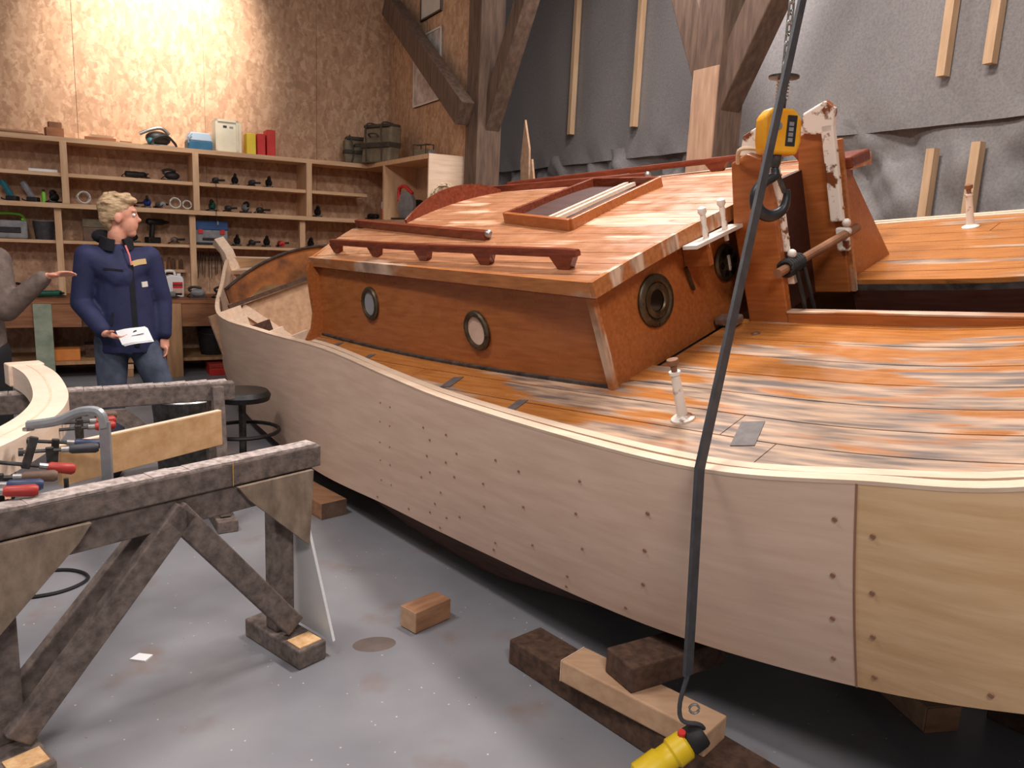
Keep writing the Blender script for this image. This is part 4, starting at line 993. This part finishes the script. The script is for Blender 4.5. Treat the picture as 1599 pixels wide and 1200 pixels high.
# ================================================================ trestles and the clamped frame on them
def trestle_near():
    t = empty('trestle', (-1.15, 2.45, 0)); c = V(t.location)
    R, L_ = V((-.77, 2.95, 0)), V((-1.60, 1.94, 0)); d = (R - L_).normalized(); sd = V((d.y, -d.x, 0))   # sd: towards the camera side
    def q(p, z): return V((p.x, p.y, z)) - c
    tb_ = MB().bar(q(R, .80), q(L_, .80), .075, .085).build('top_beam', 'trestle_wood', t, bevel=.006)
    rr = random.Random(2); x = 0.02; ln = (R - L_).length
    while x < ln - .06:
        w_ = rr.uniform(.05, .12); p0 = R - d * x; p1 = R - d * min(ln - .01, x + w_)
        MB().bar(q(p0, .844 + rr.uniform(0, .004)), q(p1, .845 + rr.uniform(0, .003)), .07 + rr.uniform(-.004, .004), .010).build('worn_edge', 'trestle_top', tb_); x += w_
    MB().bar(q(R - d * .03 - sd * .005, .705), q(L_ - sd * .005, .705), .06, .10).build('under_rail', 'trestle_wood', t, bevel=.005)
    pR = R - d * .13; pL = R - d * 1.11
    for p in (pR, pL):
        MB().bar(q(p - sd * .06, .08), q(p - sd * .06, .755), .075, .085, (d.x, d.y, 0)).build('leg', 'trestle_wood', t, bevel=.005)
    ap = R - d * .58
    MB().bar(q(ap + sd * .035 - d * .02, .72), q(pR + sd * .03 + d * .0, .12), .045, .085, (d.x, d.y, 0)).build('diagonal_strut', 'trestle_wood', t, bevel=.005)
    MB().bar(q(ap + sd * .035 + d * .02, .72), q(pL + sd * .03 + d * .0, .12), .045, .085, (d.x, d.y, 0)).build('diagonal_strut', 'trestle_wood', t, bevel=.005)
    MB().bar(q(ap - sd * .07, .70), q(pL - sd * .12, .12), .04, .08, (d.x, d.y, 0)).build('diagonal_strut', 'trestle_wood', t, bevel=.005)
    for p, s_ in ((pR, -1), (pL, 1)):
        g = [q(p + d * .08 * -s_ + sd * .04, .755), q(p + d * .24 * s_ + sd * .04, .755), q(p + d * .20 * s_ + sd * .04, .70), q(p + d * .06 * -s_ + sd * .04, .45)]
        MB().prism(g, sd * .018).build('gusset', 'gusset', t)
    for p in (pR, pL):
        ft = MB().bar(q(p - sd * .22, .04), q(p + sd * .16, .04), .13, .08).build('foot', 'trestle_wood', t, bevel=.008)
        MB().bar(q(p + sd * .06, .082), q(p + sd * .145, .082), .10, .006).build('sawdust_patch', 'sawdust', ft)
    pw = [q(pR + d * .075 - sd * .10, .62), q(pR + d * .075 - sd * .02, .62), q(pR + d * .095 + sd * .16, .06), q(pR + d * .095 - sd * .14, .06)]
    MB().prism(pw, d * .012).build('white_side_panel', 'white_board', t)
    for x, z in ((.60, .80),): MB().bar(q(R - d * .38 + sd * .0385, .845), q(R - d * .38 + sd * .0385, .76), .006, .001).build('paint_drip', 'yellow_mark', t)
    return tag(t, 'grey weathered trestle with inverted V struts and sawdust on its feet', 'trestle')
trestle_near()
def trestle_far():
    R, L_ = V((-1.62, 4.27, 0)), V((-2.72, 3.58, 0)); t = empty('trestle', (-2.1, 3.95, 0)); c = V(t.location); d = (R - L_).normalized(); sd = V((d.y, -d.x, 0))
    def q(p, z): return V((p.x, p.y, z)) - c
    tb_ = MB().bar(q(R + d * .04, .755), q(L_, .755), .075, .10).build('top_beam', 'trestle_wood', t, bevel=.006)
    rr = random.Random(5); x = 0.0; ln = (R - L_).length
    while x < ln - .05:
        w_ = rr.uniform(.05, .13); MB().bar(q(R - d * x, .806 + rr.uniform(0, .006)), q(R - d * (x + w_ - .003), .806), .07, .012).build('worn_edge', 'trestle_top', tb_); x += w_
    for p in (R - d * .06, L_ + d * .12):
        MB().bar(q(p + sd * .05, .79), q(p + sd * .17, .07), .08, .06, (d.x, d.y, 0)).build('leg', 'trestle_wood', t, bevel=.005)
        MB().bar(q(p - sd * .05, .79), q(p - sd * .17, .07), .08, .06, (d.x, d.y, 0)).build('leg', 'trestle_wood', t, bevel=.005)
        MB().bar(q(p - sd * .26, .035), q(p + sd * .26, .035), .11, .07).build('foot', 'trestle_wood', t, bevel=.006)
    MB().prism([q(R - d * .52 + sd * .045, .70), q(R - d * .66 + sd * .045, .70), q(R - d * .34 + sd * .045, .46), q(R - d * .26 + sd * .045, .46)], sd * .02).build('gusset', 'trestle_wood', t)
    return tag(t, 'paler splintered trestle behind, in front of the man in the navy jacket', 'trestle')
trestle_far()
# curved laminated frame
cf = empty('laminated_frame', (-1.9, 3.0, .82)); c = V(cf.location)
cpts = [V((x, y, .88)) - c for x, y in ((-2.50, 3.86), (-2.30, 3.66), (-2.10, 3.40), (-1.92, 3.12), (-1.80, 2.84), (-1.74, 2.56), (-1.72, 2.28), (-1.74, 2.0), (-1.80, 1.74))]
cc = crom(cpts, 6)
MB().sweep(cc, [(-.065, -.055), (.065, -.055), (.065, .055), (-.065, .055)]).build('rib', 'laminate', cf, True)
MB().sweep([p + V((0, 0, .0005)) for p in cc], [(-.005, -.056), (.005, -.056), (.005, .0558), (-.005, .0558)]).build('glue_line', 'new_wood', cf, True)
MB().bar(cc[0] + V((-.03, .03, .005)), cc[0] + V((.04, -.04, .005)), .16, .11).build('end_block', 'laminate', cf, bevel=.006)
tag(cf, 'big curved pale laminated wooden frame lying across the trestles', 'boat frame')
# board on edge
ob = empty('wide_board', (-1.45, 3.05, .70)); c = V(ob.location)
MB().bar(V((-1.66, 2.72, .775)) - c, V((-1.30, 3.34, .785)) - c, .028, .155).build('board_body', 'board_wood', ob, bevel=.002)
MB().bar(V((-1.66, 2.72, .8535)) - c, V((-1.30, 3.34, .8635)) - c, .026, .003).build('sawn_edge', 'new_wood', ob)
tag(ob, 'wide yellowish board on edge between the trestles behind the clamps', 'board')
# large steel clamp
bc = empty('bar_clamp', (-1.36, 2.48, .70)); c = V(bc.location)
MB().bar(V((-1.345, 2.47, 1.02)) - c, V((-1.345, 2.47, .63)) - c, .012, .034, (1, 0, 0)).build('bar', 'clamp_steel', bc)
MB().tube(crom([V((-1.345, 2.47, 1.0)) - c, V((-1.36, 2.47, 1.05)) - c, V((-1.42, 2.47, 1.05)) - c, V((-1.50, 2.47, 1.015)) - c, V((-1.60, 2.47, .995)) - c], 5), .016, 8, up=(0, 1, 0)).build('fixed_jaw', 'clamp_steel', bc, True)
MB().lathe([(.018, 0), (.018, .008)], V((-1.60, 2.47, .978)) - c, (0, 0, 1), 12).build('pad', 'steel', bc)
MB().bar(V((-1.315, 2.47, .765)) - c, V((-1.50, 2.47, .735)) - c, .022, .034).build('sliding_jaw', 'clamp_steel', bc, bevel=.004)
MB().tube([V((-1.48, 2.46, .82)) - c, V((-1.48, 2.46, .69)) - c], .008, 8).build('screw', 'dark_steel', bc)
MB().lathe([(.010, 0), (.018, -.015), (.019, -.07), (.022, -.10), (.018, -.112)], V((-1.48, 2.46, .69)) - c, (0, 0, 1), 12).build('handle', 'handle_blue', bc, True)
MB().lathe([(.0192, -.03), (.0198, -.06)], V((-1.48, 2.46, .69)) - c, (0, 0, 1), 12).build('handle_band', 'white_plastic', bc)
tag(bc, 'large silver bar clamp standing upright with blue and white handle', 'clamp')
# screw clamps gripping the frame
def px_ray(px, py):
    v = V(((px - 799.5) / 1200, -(py - 600) / 1200, 1)); return V((_wx.dot(v), _wy.dot(v), _wz.dot(v)))
def at_depth(px, py, d):
    r = px_ray(px, py); return V((0, 0, CAMZ)) + r * (d / r.y)
def fclamp(p0, p1, m, label, rail=True, railm='steel', flip=False):
    t = empty('screw_clamp', p0); d = (V(p1) - V(p0)); L_ = d.length; d.normalize()
    MB().lathe([(.009, 0), (.016, .012), (.017, L_ * .55), (.0185, L_ * .9), (.013, L_)], (0, 0, 0), d, 12).build('handle', m, t, True)
    MB().lathe([(.011, -.02), (.011, .004)], (0, 0, 0), d, 10).build('ferrule', 'steel', t)
    MB().tube([d * -.005, d * -.13], .0065, 8).build('spindle', 'dark_steel', t)
    MB().lathe([(.014, -.145), (.014, -.13)], (0, 0, 0), d, 10).build('swivel_pad', 'dark_steel', t)
    up = V((0, 0, 1)); n = (up - d * up.dot(d)).normalized(); n = n if flip else -n
    MB().bar(d * -.055 - n * .012, d * -.05 + n * .09, .014, .024, d).build('sliding_arm', 'dark_steel', t, bevel=.003)
    if rail: MB().bar(n * .085 - d * .26, n * .085 + d * (L_ + .05), .008, .020).build('rail', railm, t); MB().bar(n * .09 - d * .26, d * -.25 - n * .012, .014, .022, d).build('fixed_arm', 'dark_steel', t, bevel=.003)
    return tag(t, label, 'clamp')
CL = [((72, 729), (117, 733), 2.30, 'handle_red', 'screw clamp with bright red handle beside the silver bar clamp'),
      ((32, 745), (90, 743), 2.24, 'handle_wood', 'screw clamp with dark brown handle below the bright red one'),
      ((8, 758), (68, 757), 2.16, 'handle_blue', 'screw clamp with worn blue handle on the frame'),
      ((2, 768), (60, 766), 2.08, 'handle_red', 'screw clamp with dull red handle lowest on the frame'),
      ((106, 702), (154, 699), 2.56, 'cable_grey', 'screw clamp with dark grey handle beside the board'),
      ((114, 692), (158, 694), 2.66, 'handle_blue', 'screw clamp with blue grey handle tucked behind the dark grey one'),
      ((146, 648), (182, 648), 3.05, 'handle_wood', 'screw clamp with brown handle, upper one at the far bend'),
      ((148, 658), (180, 656), 3.0, 'handle_red', 'screw clamp with red handle at the far bend, just below the brown one'),
      ((146, 667), (180, 664), 2.95, 'handle_red', 'screw clamp with red handle lowest of three at the far bend')]
for i, (p, q, D, m, lab) in enumerate(CL):
    fclamp(at_depth(*p, D), at_depth(*q, D + .05), m, lab, rail=False, flip=i in (0, 3))
# cable loop on the floor, pot and stool behind
o = empty('floor_cable', (-2.12, 3.30, 0)); MB().tube(crom([(-.3, -.26, .009), (-.15, -.2, .009), (.10, -.08, .008), (.16, .08, .008), (.02, .16, .008), (-.2, .08, .008), (-.35, -.05, .008)], 8), .008, 6).build('cable', 'black_rubber', o, True); MB().tube([(-.36, -.06, .016), (-.42, -.1, .016)], .013, 8).build('plug', 'black_tool', o); tag(o, 'black cable looped on the floor behind the near trestle', 'cable')
o = empty('workshop_stool', (-1.83, 5.10, 0)); tag(o, 'black round stool with ring base between the trestle and the boat', 'stool')
MB().tube([(.24 * math.cos(t * math.pi / 12), .24 * math.sin(t * math.pi / 12), .3) for t in range(24)], .014, 8, closed=True).build('foot_ring', 'black_tool', o, True)
for k in range(5):
    an = k * 2 * math.pi / 5 + .3; MB().tube([(0, 0, .12), (.27 * math.cos(an), .27 * math.sin(an), .05)], .02, 8).build('base_leg', 'black_tool', o); MB().sphere((.28 * math.cos(an), .28 * math.sin(an), .028), .028, 8).build('castor', 'black_tool', o, True)
MB().tube([(0, 0, .1), (0, 0, .5)], .025, 10).build('column', 'dark_steel', o); MB().lathe([(.05, .5), (.18, .515), (.19, .55), (.17, .58), (.02, .585)], k=22).build('seat', 'black_tool', o, True)
o = empty('steel_bowl', (-1.90, 4.42, .46)); 
o.location = (-2.05, 4.72, 0); tag(o, 'grey metal tub standing on the floor behind the paler trestle', 'tub'); MB().lathe([(.10, 0), (.17, .10), (.19, .5), (.2, .6), (.19, .6), (.16, .12), (.09, .012)], k=22).build('shell', 'dark_steel', o, True); MB().lathe([(.198, .59), (.206, .6), (.198, .61)], k=22, ring=True).build('rim', 'steel', o, True)

# ================================================================ people
def evalmesh(o):
    dg = bpy.context.evaluated_depsgraph_get(); me = bpy.data.meshes.new_from_object(o.evaluated_get(dg)); bpy.data.objects.remove(o); return me
def skin(verts, edges, radii, sub=2):
    me = bpy.data.meshes.new('sk'); me.from_pydata([tuple(v) for v in verts], edges, []); o = bpy.data.objects.new('sk', me); COL.objects.link(o)
    md = o.modifiers.new('s', 'SKIN'); lay = me.skin_vertices[0].data
    for i, r in enumerate(radii):
        r = r if isinstance(r, tuple) else (r, r); lay[i].radius = r
    lay[0].use_root = True
    md.use_smooth_shade = True; ss = o.modifiers.new('u', 'SUBSURF'); ss.levels = sub; ss.render_levels = sub
    bpy.context.view_layer.update(); return evalmesh(o)
def caps(verts, edges, radii):
    out = MB(); out_list = []
    def rr(i): r = radii[i]; return r if isinstance(r, tuple) else (r, r)
    for a, b in edges:
        p, q = V(verts[a]), V(verts[b]); (ax, ay), (bx, by) = rr(a), rr(b); m = MB(); rows = []; d = (q - p); L_ = d.length; d.normalize()
        flat = isinstance(radii[a], tuple) and isinstance(radii[b], tuple)
        ux = V((1, 0, 0)) if flat else d.orthogonal().normalized()
        ux = (ux - d * ux.dot(d)).normalized(); uy = d.cross(ux)
        K = 18; N_ = 6; vs = []; fs = []
        prof = []
        ra, rb = min(ax, ay), min(bx, by)
        for j in range(5): t = math.pi / 2 * (1 - j / 5); prof.append((-math.sin(t) * ra, math.cos(t), 0))
        for j in range(N_ + 1): prof.append((L_ * j / N_, 1, j / N_))
        for j in range(1, 6): t = math.pi / 2 * j / 5; prof.append((L_ + math.sin(t) * rb, max(.02, math.cos(t)), 1))
        for h, k, f in prof:
            k = max(k, .02)
            for i in range(K):
                an = 2 * math.pi * i / K; vs.append(p + d * h + ux * math.cos(an) * (ax + (bx - ax) * f) * k + uy * math.sin(an) * (ay + (by - ay) * f) * k)
        n = len(prof)
        for i in range(n - 1):
            for j in range(K): fs.append((i * K + j, i * K + (j + 1) % K, (i + 1) * K + (j + 1) % K, (i + 1) * K + j))
        fs.append(tuple(reversed(range(K)))); fs.append(tuple(range((n - 1) * K, n * K)))
        m.add(vs, fs); out_list.append(mbmesh(m))
    return out_list
def chain(*items): # items: (point, radius)
    v = [i[0] for i in items]; return v, [(k, k + 1) for k in range(len(v) - 1)], [i[1] for i in items]
def fuse(meshes, voxel, name, m, parent, smooth_it=4):
    bm = bmesh.new()
    for me in meshes: bm.from_mesh(me)
    me = bpy.data.meshes.new(name); bm.to_mesh(me); bm.free(); o = bpy.data.objects.new(name, me); COL.objects.link(o)
    r = o.modifiers.new('r', 'REMESH'); r.mode = 'VOXEL'; r.voxel_size = voxel
    s_ = o.modifiers.new('s', 'SMOOTH'); s_.iterations = smooth_it; s_.factor = .5
    bpy.context.view_layer.update(); me2 = evalmesh(o); me2.name = name
    o = bpy.data.objects.new(name, me2); COL.objects.link(o); o.parent = parent; me2.materials.clear(); me2.materials.append(MATS[m])
    for p in me2.polygons: p.use_smooth = True
    return o
def mbmesh(mb):
    me = bpy.data.meshes.new('t'); me.from_pydata(mb.v, [], mb.f); bm = bmesh.new(); bm.from_mesh(me); bmesh.ops.recalc_face_normals(bm, faces=bm.faces); bm.to_mesh(me); bm.free(); return me
def ell(c, r, sc, rot=None):
    m = MB().sphere((0, 0, 0), r, 16, sc); M = Matrix.Translation(c) @ (rot if rot else Matrix.Identity(4)); m.v = [tuple(M @ V(p)) for p in m.v]; return mbmesh(m)
def hand_meshes(wrist, d, palm_n, size=1.0, curl=.5, thumb_side=1):
    """palm with four fingers and a thumb; d along fingers, palm_n out of the palm"""
    d = V(d).normalized(); n = V(palm_n); n = (n - d * n.dot(d)).normalized(); s_ = d.cross(n).normalized() * thumb_side; w = V(wrist); out = []
    k = size
    out.append(skin(*chain((w - d * .02 * k, .024 * k), (w + d * .03 * k, (.034 * k, .018 * k)), (w + d * .085 * k, (.038 * k, .015 * k)))))
    for i, (off, ln) in enumerate(((.030, .070), (.010, .080), (-.010, .074), (-.029, .058))):
        b0 = w + d * .085 * k + s_ * off * k
        dirs = d; p = b0; pts = [(b0 - d * .02 * k, .0095 * k)]
        ang = 0
        for j, f in enumerate((.45, .32, .26)):
            pts.append((p, .0092 * k - .0008 * j)); ang += curl * (.5 + .35 * j); dd = (d * math.cos(ang) + n * math.sin(ang)); p = p + dd * ln * f * k
        pts.append((p, .0072 * k)); out.append(skin(*chain(*pts), sub=1))
    b0 = w + d * .025 * k + s_ * .028 * k; dd = (d * .65 + s_ * .6 + n * .45).normalized()
    out.append(skin(*chain((b0 - dd * .01, .013 * k), (b0 + dd * .03 * k, .011 * k), (b0 + (dd + d * .3).normalized() * .058 * k, .0085 * k)), sub=1))
    return out
def person_man():
    root = empty('person', (-2.55, 4.98, 0), math.radians(27.7)); tag(root, 'person in navy work jacket and blue jeans standing by the bench, looking aside, holding papers', 'person')
    # local: x to the beside the picture, y away from the camera
    neck = V((-.02, 0, 1.50)); head = V((.01, -.015, 1.70)); hip = V((.02, 0, .93))
    shL, shR = V((-.185, -.02, 1.46)), V((.165, .02, 1.46)); elL, elR = V((-.235, -.03, 1.15)), V((.235, .03, 1.16)); wrL, wrR = V((-.11, -.23, .985)), V((.235, -.04, .93))
    hL, hR = V((-.075, 0, .90)), V((.105, 0, .90)); kL, kR = V((-.09, -.02, .50)), V((.225, -.09, .52)); aL, aR = V((-.10, .04, .09)), V((.215, .02, .09))
    # continuous body: legs, torso, arms, neck, head
    vs = [hip, V((0, 0, 1.15)), V((-.01, 0, 1.38)), neck, V((-.015, -.005, 1.60)), shL, elL, wrL, shR, elR, wrR, hL, kL, aL, hR, kR, aR, aL + V((-.0, -.13, -.05)), aR + V((.04, -.12, -.05))]
    es = [(0, 1), (1, 2), (2, 3), (3, 4), (2, 5), (5, 6), (6, 7), (2, 8), (8, 9), (9, 10), (0, 11), (11, 12), (12, 13), (0, 14), (14, 15), (15, 16), (13, 17), (16, 18)]
    rs = [(.14, .10), (.13, .09), (.13, .085), .056, .052, .06, .042, .028, .06, .042, .028, .085, .055, .04, .085, .055, .04, .035, .035]
    parts = caps(vs, es, rs)
    ry = Matrix.Rotation(math.radians(6), 4, 'Y')
    # head in profile towards +x
    parts += [ell(head + V((-.012, 0, .030)), .1, (1.02, .76, .98)), ell(head + V((.032, 0, -.04)), .078, (.86, .74, 1.12)), ell(head + V((.05, 0, -.102)), .04, (1.0, .95, .75)), ell(head + V((.085, 0, .0)), .02, (1, 1, 1.6)),
              ell(head + V((.102, 0, -.018)), .018, (1.25, .8, .9)), ell(head + V((.088, 0, -.052)), .015, (1, 1.6, .7)), ell(head + V((.086, 0, -.068)), .014, (1, 1.5, .7)), ell(head + V((.08, 0, .038)), .03, (.6, 1.7, .6)),
              ell(head + V((-.015, -.074, -.012)), .03, (.75, .35, 1.1)), ell(head + V((-.015, .074, -.012)), .03, (.75, .35, 1.1)), ell(head + V((-.02, 0, -.11)), .055, (1, 1, 1.6))]
    parts += hand_meshes(wrL, (.80, -.35, -.30), (.1, .35, .8), 1.0, .55, 1)
    parts += hand_meshes(wrR, (.05, -.10, -1), (-.8, -.3, 0), 1.0, .45, 1)
    body = fuse(parts, .0075, 'body', 'skin', root, 3)
    for y in (-.058,):
        MB().sphere(head + V((.078, y * .62, .012)), .011, 10).build('eye', 'white_plastic', body, True); MB().sphere(head + V((.0865, y * .62, .012)), .0055, 8).build('iris', 'ink', body, True)
        MB().bar(head + V((.092, y * .35, .034)), head + V((.072, y * .95, .036)), .006, .006).build('eyebrow', 'hair', body)
    MB().bar(head + V((.1005, -.014, -.060)), head + V((.1005, .014, -.060)), .003, .003).build('lips', 'pink_cord', body)
    # hair
    hp_ = [ell(head + V((-.028, 0, .058)), .1, (1.06, .86, .88)), ell(head + V((.035, -.01, .10)), .06, (1.15, 1.15, .55)), ell(head + V((-.075, 0, .0)), .07, (.7, .95, 1.15)), ell(head + V((-.045, -.062, .02)), .035, (1.0, .5, 1.5)), ell(head + V((.0, 0, .115)), .06, (1.2, 1.1, .5)), ell(head + V((-.062, -.0, -.06)), .04, (.6, 1.2, 1.0))]
    rr = random.Random(3)
    for k in range(16):
        a = rr.uniform(0, 6.28); e = rr.uniform(.15, 1.4); hp_.append(ell(head + V((-.02 + .098 * math.cos(e) * math.cos(a) if math.cos(a) < .5 else .04, .078 * math.cos(e) * math.sin(a), .06 + .085 * math.sin(e))), .018, (1.6, 1, .7), Matrix.Rotation(a, 4, 'Z')))
    hair = fuse(hp_, .006, 'hair', 'hair', root, 4)
    # jacket
    jv = [hip + V((0, 0, -.09)), V((0.01, 0, 1.12)), V((-.01, 0, 1.36)), V((-.015, .005, 1.47)), shL + V((0, 0, -.015)), elL, wrL + (elL - wrL) * .12, shR + V((0, 0, -.015)), elR, wrR + (elR - wrR) * .10, hip + V((0, 0, .06))]
    je = [(0, 10), (10, 1), (1, 2), (2, 3), (2, 4), (4, 5), (5, 6), (2, 7), (7, 8), (8, 9)]
    jr = [(.195, .14), (.18, .13), (.16, .115), (.085, .085), .076, .064, .05, .076, .064, .05, (.19, .14)]
    jk = fuse(caps(jv, je, jr), .010, 'jacket', 'jacket', root, 5)
    bm = bmesh.new(); bm.from_mesh(jk.data); g = bmesh.ops.bisect_plane(bm, geom=bm.verts[:] + bm.edges[:] + bm.faces[:], plane_co=(0, 0, .835), plane_no=(0, .0, -1), clear_outer=True)
    bmesh.ops.holes_fill(bm, edges=[e for e in bm.edges if e.is_boundary]); bm.to_mesh(jk.data); bm.free()
    # collar, placket, patches, pockets
    ring = []
    for i in range(15):
        an = -.75 + (2 * math.pi - .75) * i / 14 - .25; ring.append(V((-.02 + .088 * math.cos(an), .0 + .082 * math.sin(an), 1.548 + .028 * math.sin(an))))
    MB().sweep(ring, [(-.014, -.04), (.014, -.04), (.004, .034), (-.018, .034)]).build('collar', 'collar_dark', jk, True)
    MB().sphere((-.10, .05, 1.57), .06, 12, (1, 1.1, .75)).build('hood_roll', 'collar_dark', jk, True)
    def front(x, z, y0=-.3): # find jacket front surface
        ok, loc, nor, _ = jk.ray_cast(V((x, -1, z)), V((0, 1, 0))); return loc + V((0, -.004, 0)) if ok else V((x, -.14, z))
    def strip(name, pts, w_, m, par): 
        q = [front(x, z) for x, z in pts]; MB().sweep(q, [(-w_ / 2, -.003), (w_ / 2, -.003), (w_ / 2, .003), (-w_ / 2, .003)], up=(0, -1, 0)).build(name, m, par)
    strip('placket', [(.055, 1.40), (.058, 1.25), (.062, 1.10), (.066, .98), (.07, .88)], .030, 'collar_dark', jk)
    strip('name_tape', [(.06, 1.405), (.10, 1.418), (.145, 1.425)], .034, 'tan_patch', jk)
    strip('chest_badge', [(.115, 1.275), (.148, 1.278)], .034, 'frame_white', jk)
    strip('pocket_flap', [(-.10, 1.375), (.01, 1.365)], .012, 'collar_dark', jk)
    strip('pocket_zip', [(-.06, 1.10), (-.07, 1.02)], .010, 'collar_dark', jk)
    MB().tube([V((.03, -.085, 1.52)), V((.05, -.11, 1.46)), V((.058, -.125, 1.40))], .006, 6).build('lanyard', 'pink_cord', jk)
    # jeans
    lv = [hip + V((0, 0, .0)), hL, kL, aL + V((0, 0, .01)), hR, kR, aR + V((0, 0, .01)), hL.lerp(kL, .5), hR.lerp(kR, .5)]
    le = [(0, 1), (1, 7), (7, 2), (2, 3), (0, 4), (4, 8), (8, 5), (5, 6)]
    fuse(caps(lv, le, [(.13, .11), .105, .078, .066, .105, .078, .066, .094, .094]), .010, 'jeans', 'jeans', root, 3)
    for q, dx in ((aL, -.0), (aR, .04)):
        MB().sphere(q + V((dx * .5, -.07, -.045)), .06, 12, (.85, 2.1, .75)).build('shoe', 'shoe', root, True)
    # papers held in the hand
    pp = empty('papers', root.matrix_basis @ (wrL + V((.10, -.06, -.02)))); M = Matrix.Rotation(math.radians(27.7), 4, 'Z') @ Matrix.Rotation(math.radians(-22), 4, 'Y') @ Matrix.Rotation(math.radians(38), 4, 'X'); pp.matrix_world = Matrix.Translation(pp.location) @ M @ Matrix.Scale(.78, 4)
    rows = [[(-.03 + .21 * i / 6, -.075 + .15 * j / 4 - .01 * i, .006 * math.sin(i * .8) + .004 * j) for j in range(5)] for i in range(7)]
    for k in range(3): MB().slab([[(p[0] + .006 * k, p[1] - .008 * k, p[2] - .004 * k) for p in r] for r in rows], (0, 0, -.0015)).build('sheet', 'white_paper', pp, True)
    MB().bar((.07, .0, .013), (.11, .0, .0145), .014, .002).build('heading', 'ink', pp); MB().bar((.06, -.035, .011), (.15, -.055, .0125), .006, .002).build('printed_line', 'ink', pp)
    tag(pp, 'folded white printed papers held in the hand of the person in navy', 'papers')
    bpy.context.view_layer.update()
person_man()
def person_edge():
    root = empty('person', (-3.05, 4.10, 0), math.radians(35)); tag(root, 'person in grey brown sweater and black trousers, one arm raised and pointing', 'person')
    X = .085
    hip = V((X, 0, .95)); head = V((X + .0, .0, 1.70)); shR, elR, wrR = V((X + .15, -.02, 1.44)), V((X + .18, -.12, 1.17)), V((X + .364, -.20, 1.354)); shL, elL, wrL = V((X - .18, 0, 1.46)), V((X - .23, .02, 1.17)), V((X - .2, -.08, .95))
    hL, hR = V((X - .09, 0, .92)), V((X + .09, 0, .92)); kL, kR = V((X - .1, -.02, .5)), V((X + .10, -.02, .5)); aL, aR = V((X - .1, .03, .09)), V((X + .1, .03, .09))
    vs = [hip, V((X, 0, 1.15)), V((X, 0, 1.40)), V((X, 0, 1.52)), V((X, -.01, 1.61)), shL, elL, wrL, shR, elR, wrR, hL, kL, aL, hR, kR, aR, aL + V((0, -.13, -.05)), aR + V((0, -.13, -.05))]
    es = [(0, 1), (1, 2), (2, 3), (3, 4), (2, 5), (5, 6), (6, 7), (2, 8), (8, 9), (9, 10), (0, 11), (11, 12), (12, 13), (0, 14), (14, 15), (15, 16), (13, 17), (16, 18)]
    rs = [(.14, .1), (.13, .09), (.13, .085), .056, .052, .06, .042, .028, .06, .042, .028, .085, .055, .04, .085, .055, .04, .035, .035]
    parts = caps(vs, es, rs) + [ell(head + V((0, .01, .03)), .1, (.76, .98, 1.0)), ell(head + V((0, -.03, -.04)), .078, (.76, .88, 1.05)), ell(head + V((0, -.10, -.015)), .018, (.8, 1.2, 1.1)), ell(head + V((0, -.09, .01)), .016, (.8, 1, 1.6)),
             ell(head + V((-.075, .01, -.01)), .03, (.35, .75, 1.1)), ell(head + V((.075, .01, -.01)), .03, (.35, .75, 1.1)), ell(head + V((0, -.085, -.06)), .015, (1.5, 1, .8)), ell(head + V((0, .01, -.11)), .055, (1, 1, 1.5))]
    parts += hand_meshes(wrR, (.93, -.15, .22), (.1, -.4, -.9), 1.0, .28, -1); parts += hand_meshes(wrL, (0, -.15, -1), (.8, 0, 0), 1.0, .4, 1)
    body = fuse(parts, .0075, 'body', 'skin', root, 3)
    for x in (-.032, .032): MB().sphere(head + V((x, -.078, .012)), .011, 10).build('eye', 'white_plastic', body, True); MB().sphere(head + V((x, -.087, .012)), .0055, 8).build('iris', 'ink', body, True)
    fuse([ell(head + V((0, .025, .055)), .1, (.86, 1.02, .88)), ell(head + V((0, .07, .0)), .07, (1, .6, 1.1))], .007, 'hair', 'handle_wood', root, 2)
    jv = [hip + V((0, 0, -.04)), V((X, 0, 1.15)), V((X, 0, 1.38)), V((X, 0, 1.50)), shL + V((0, 0, -.01)), elL, wrL.lerp(elL, .1), shR + V((0, 0, -.01)), elR, wrR.lerp(elR, .06)]
    fuse(caps(jv, [(0, 1), (1, 2), (2, 3), (2, 4), (4, 5), (5, 6), (2, 7), (7, 8), (8, 9)], [(.18, .135), (.172, .13), (.16, .12), (.08, .08), .078, .062, .046, .078, .064, .044]), .010, 'sweater', 'sweater', root, 3)
    fuse(caps([hip, hL, kL, aL, hR, kR, aR], [(0, 1), (1, 2), (2, 3), (0, 4), (4, 5), (5, 6)], [(.13, .11), .105, .078, .066, .105, .078, .066]), .010, 'trousers', 'black_cloth', root, 3)
    for q in (aL, aR): MB().sphere(q + V((0, -.07, -.045)), .06, 12, (.85, 2.1, .75)).build('shoe', 'shoe', root, True)
person_edge()
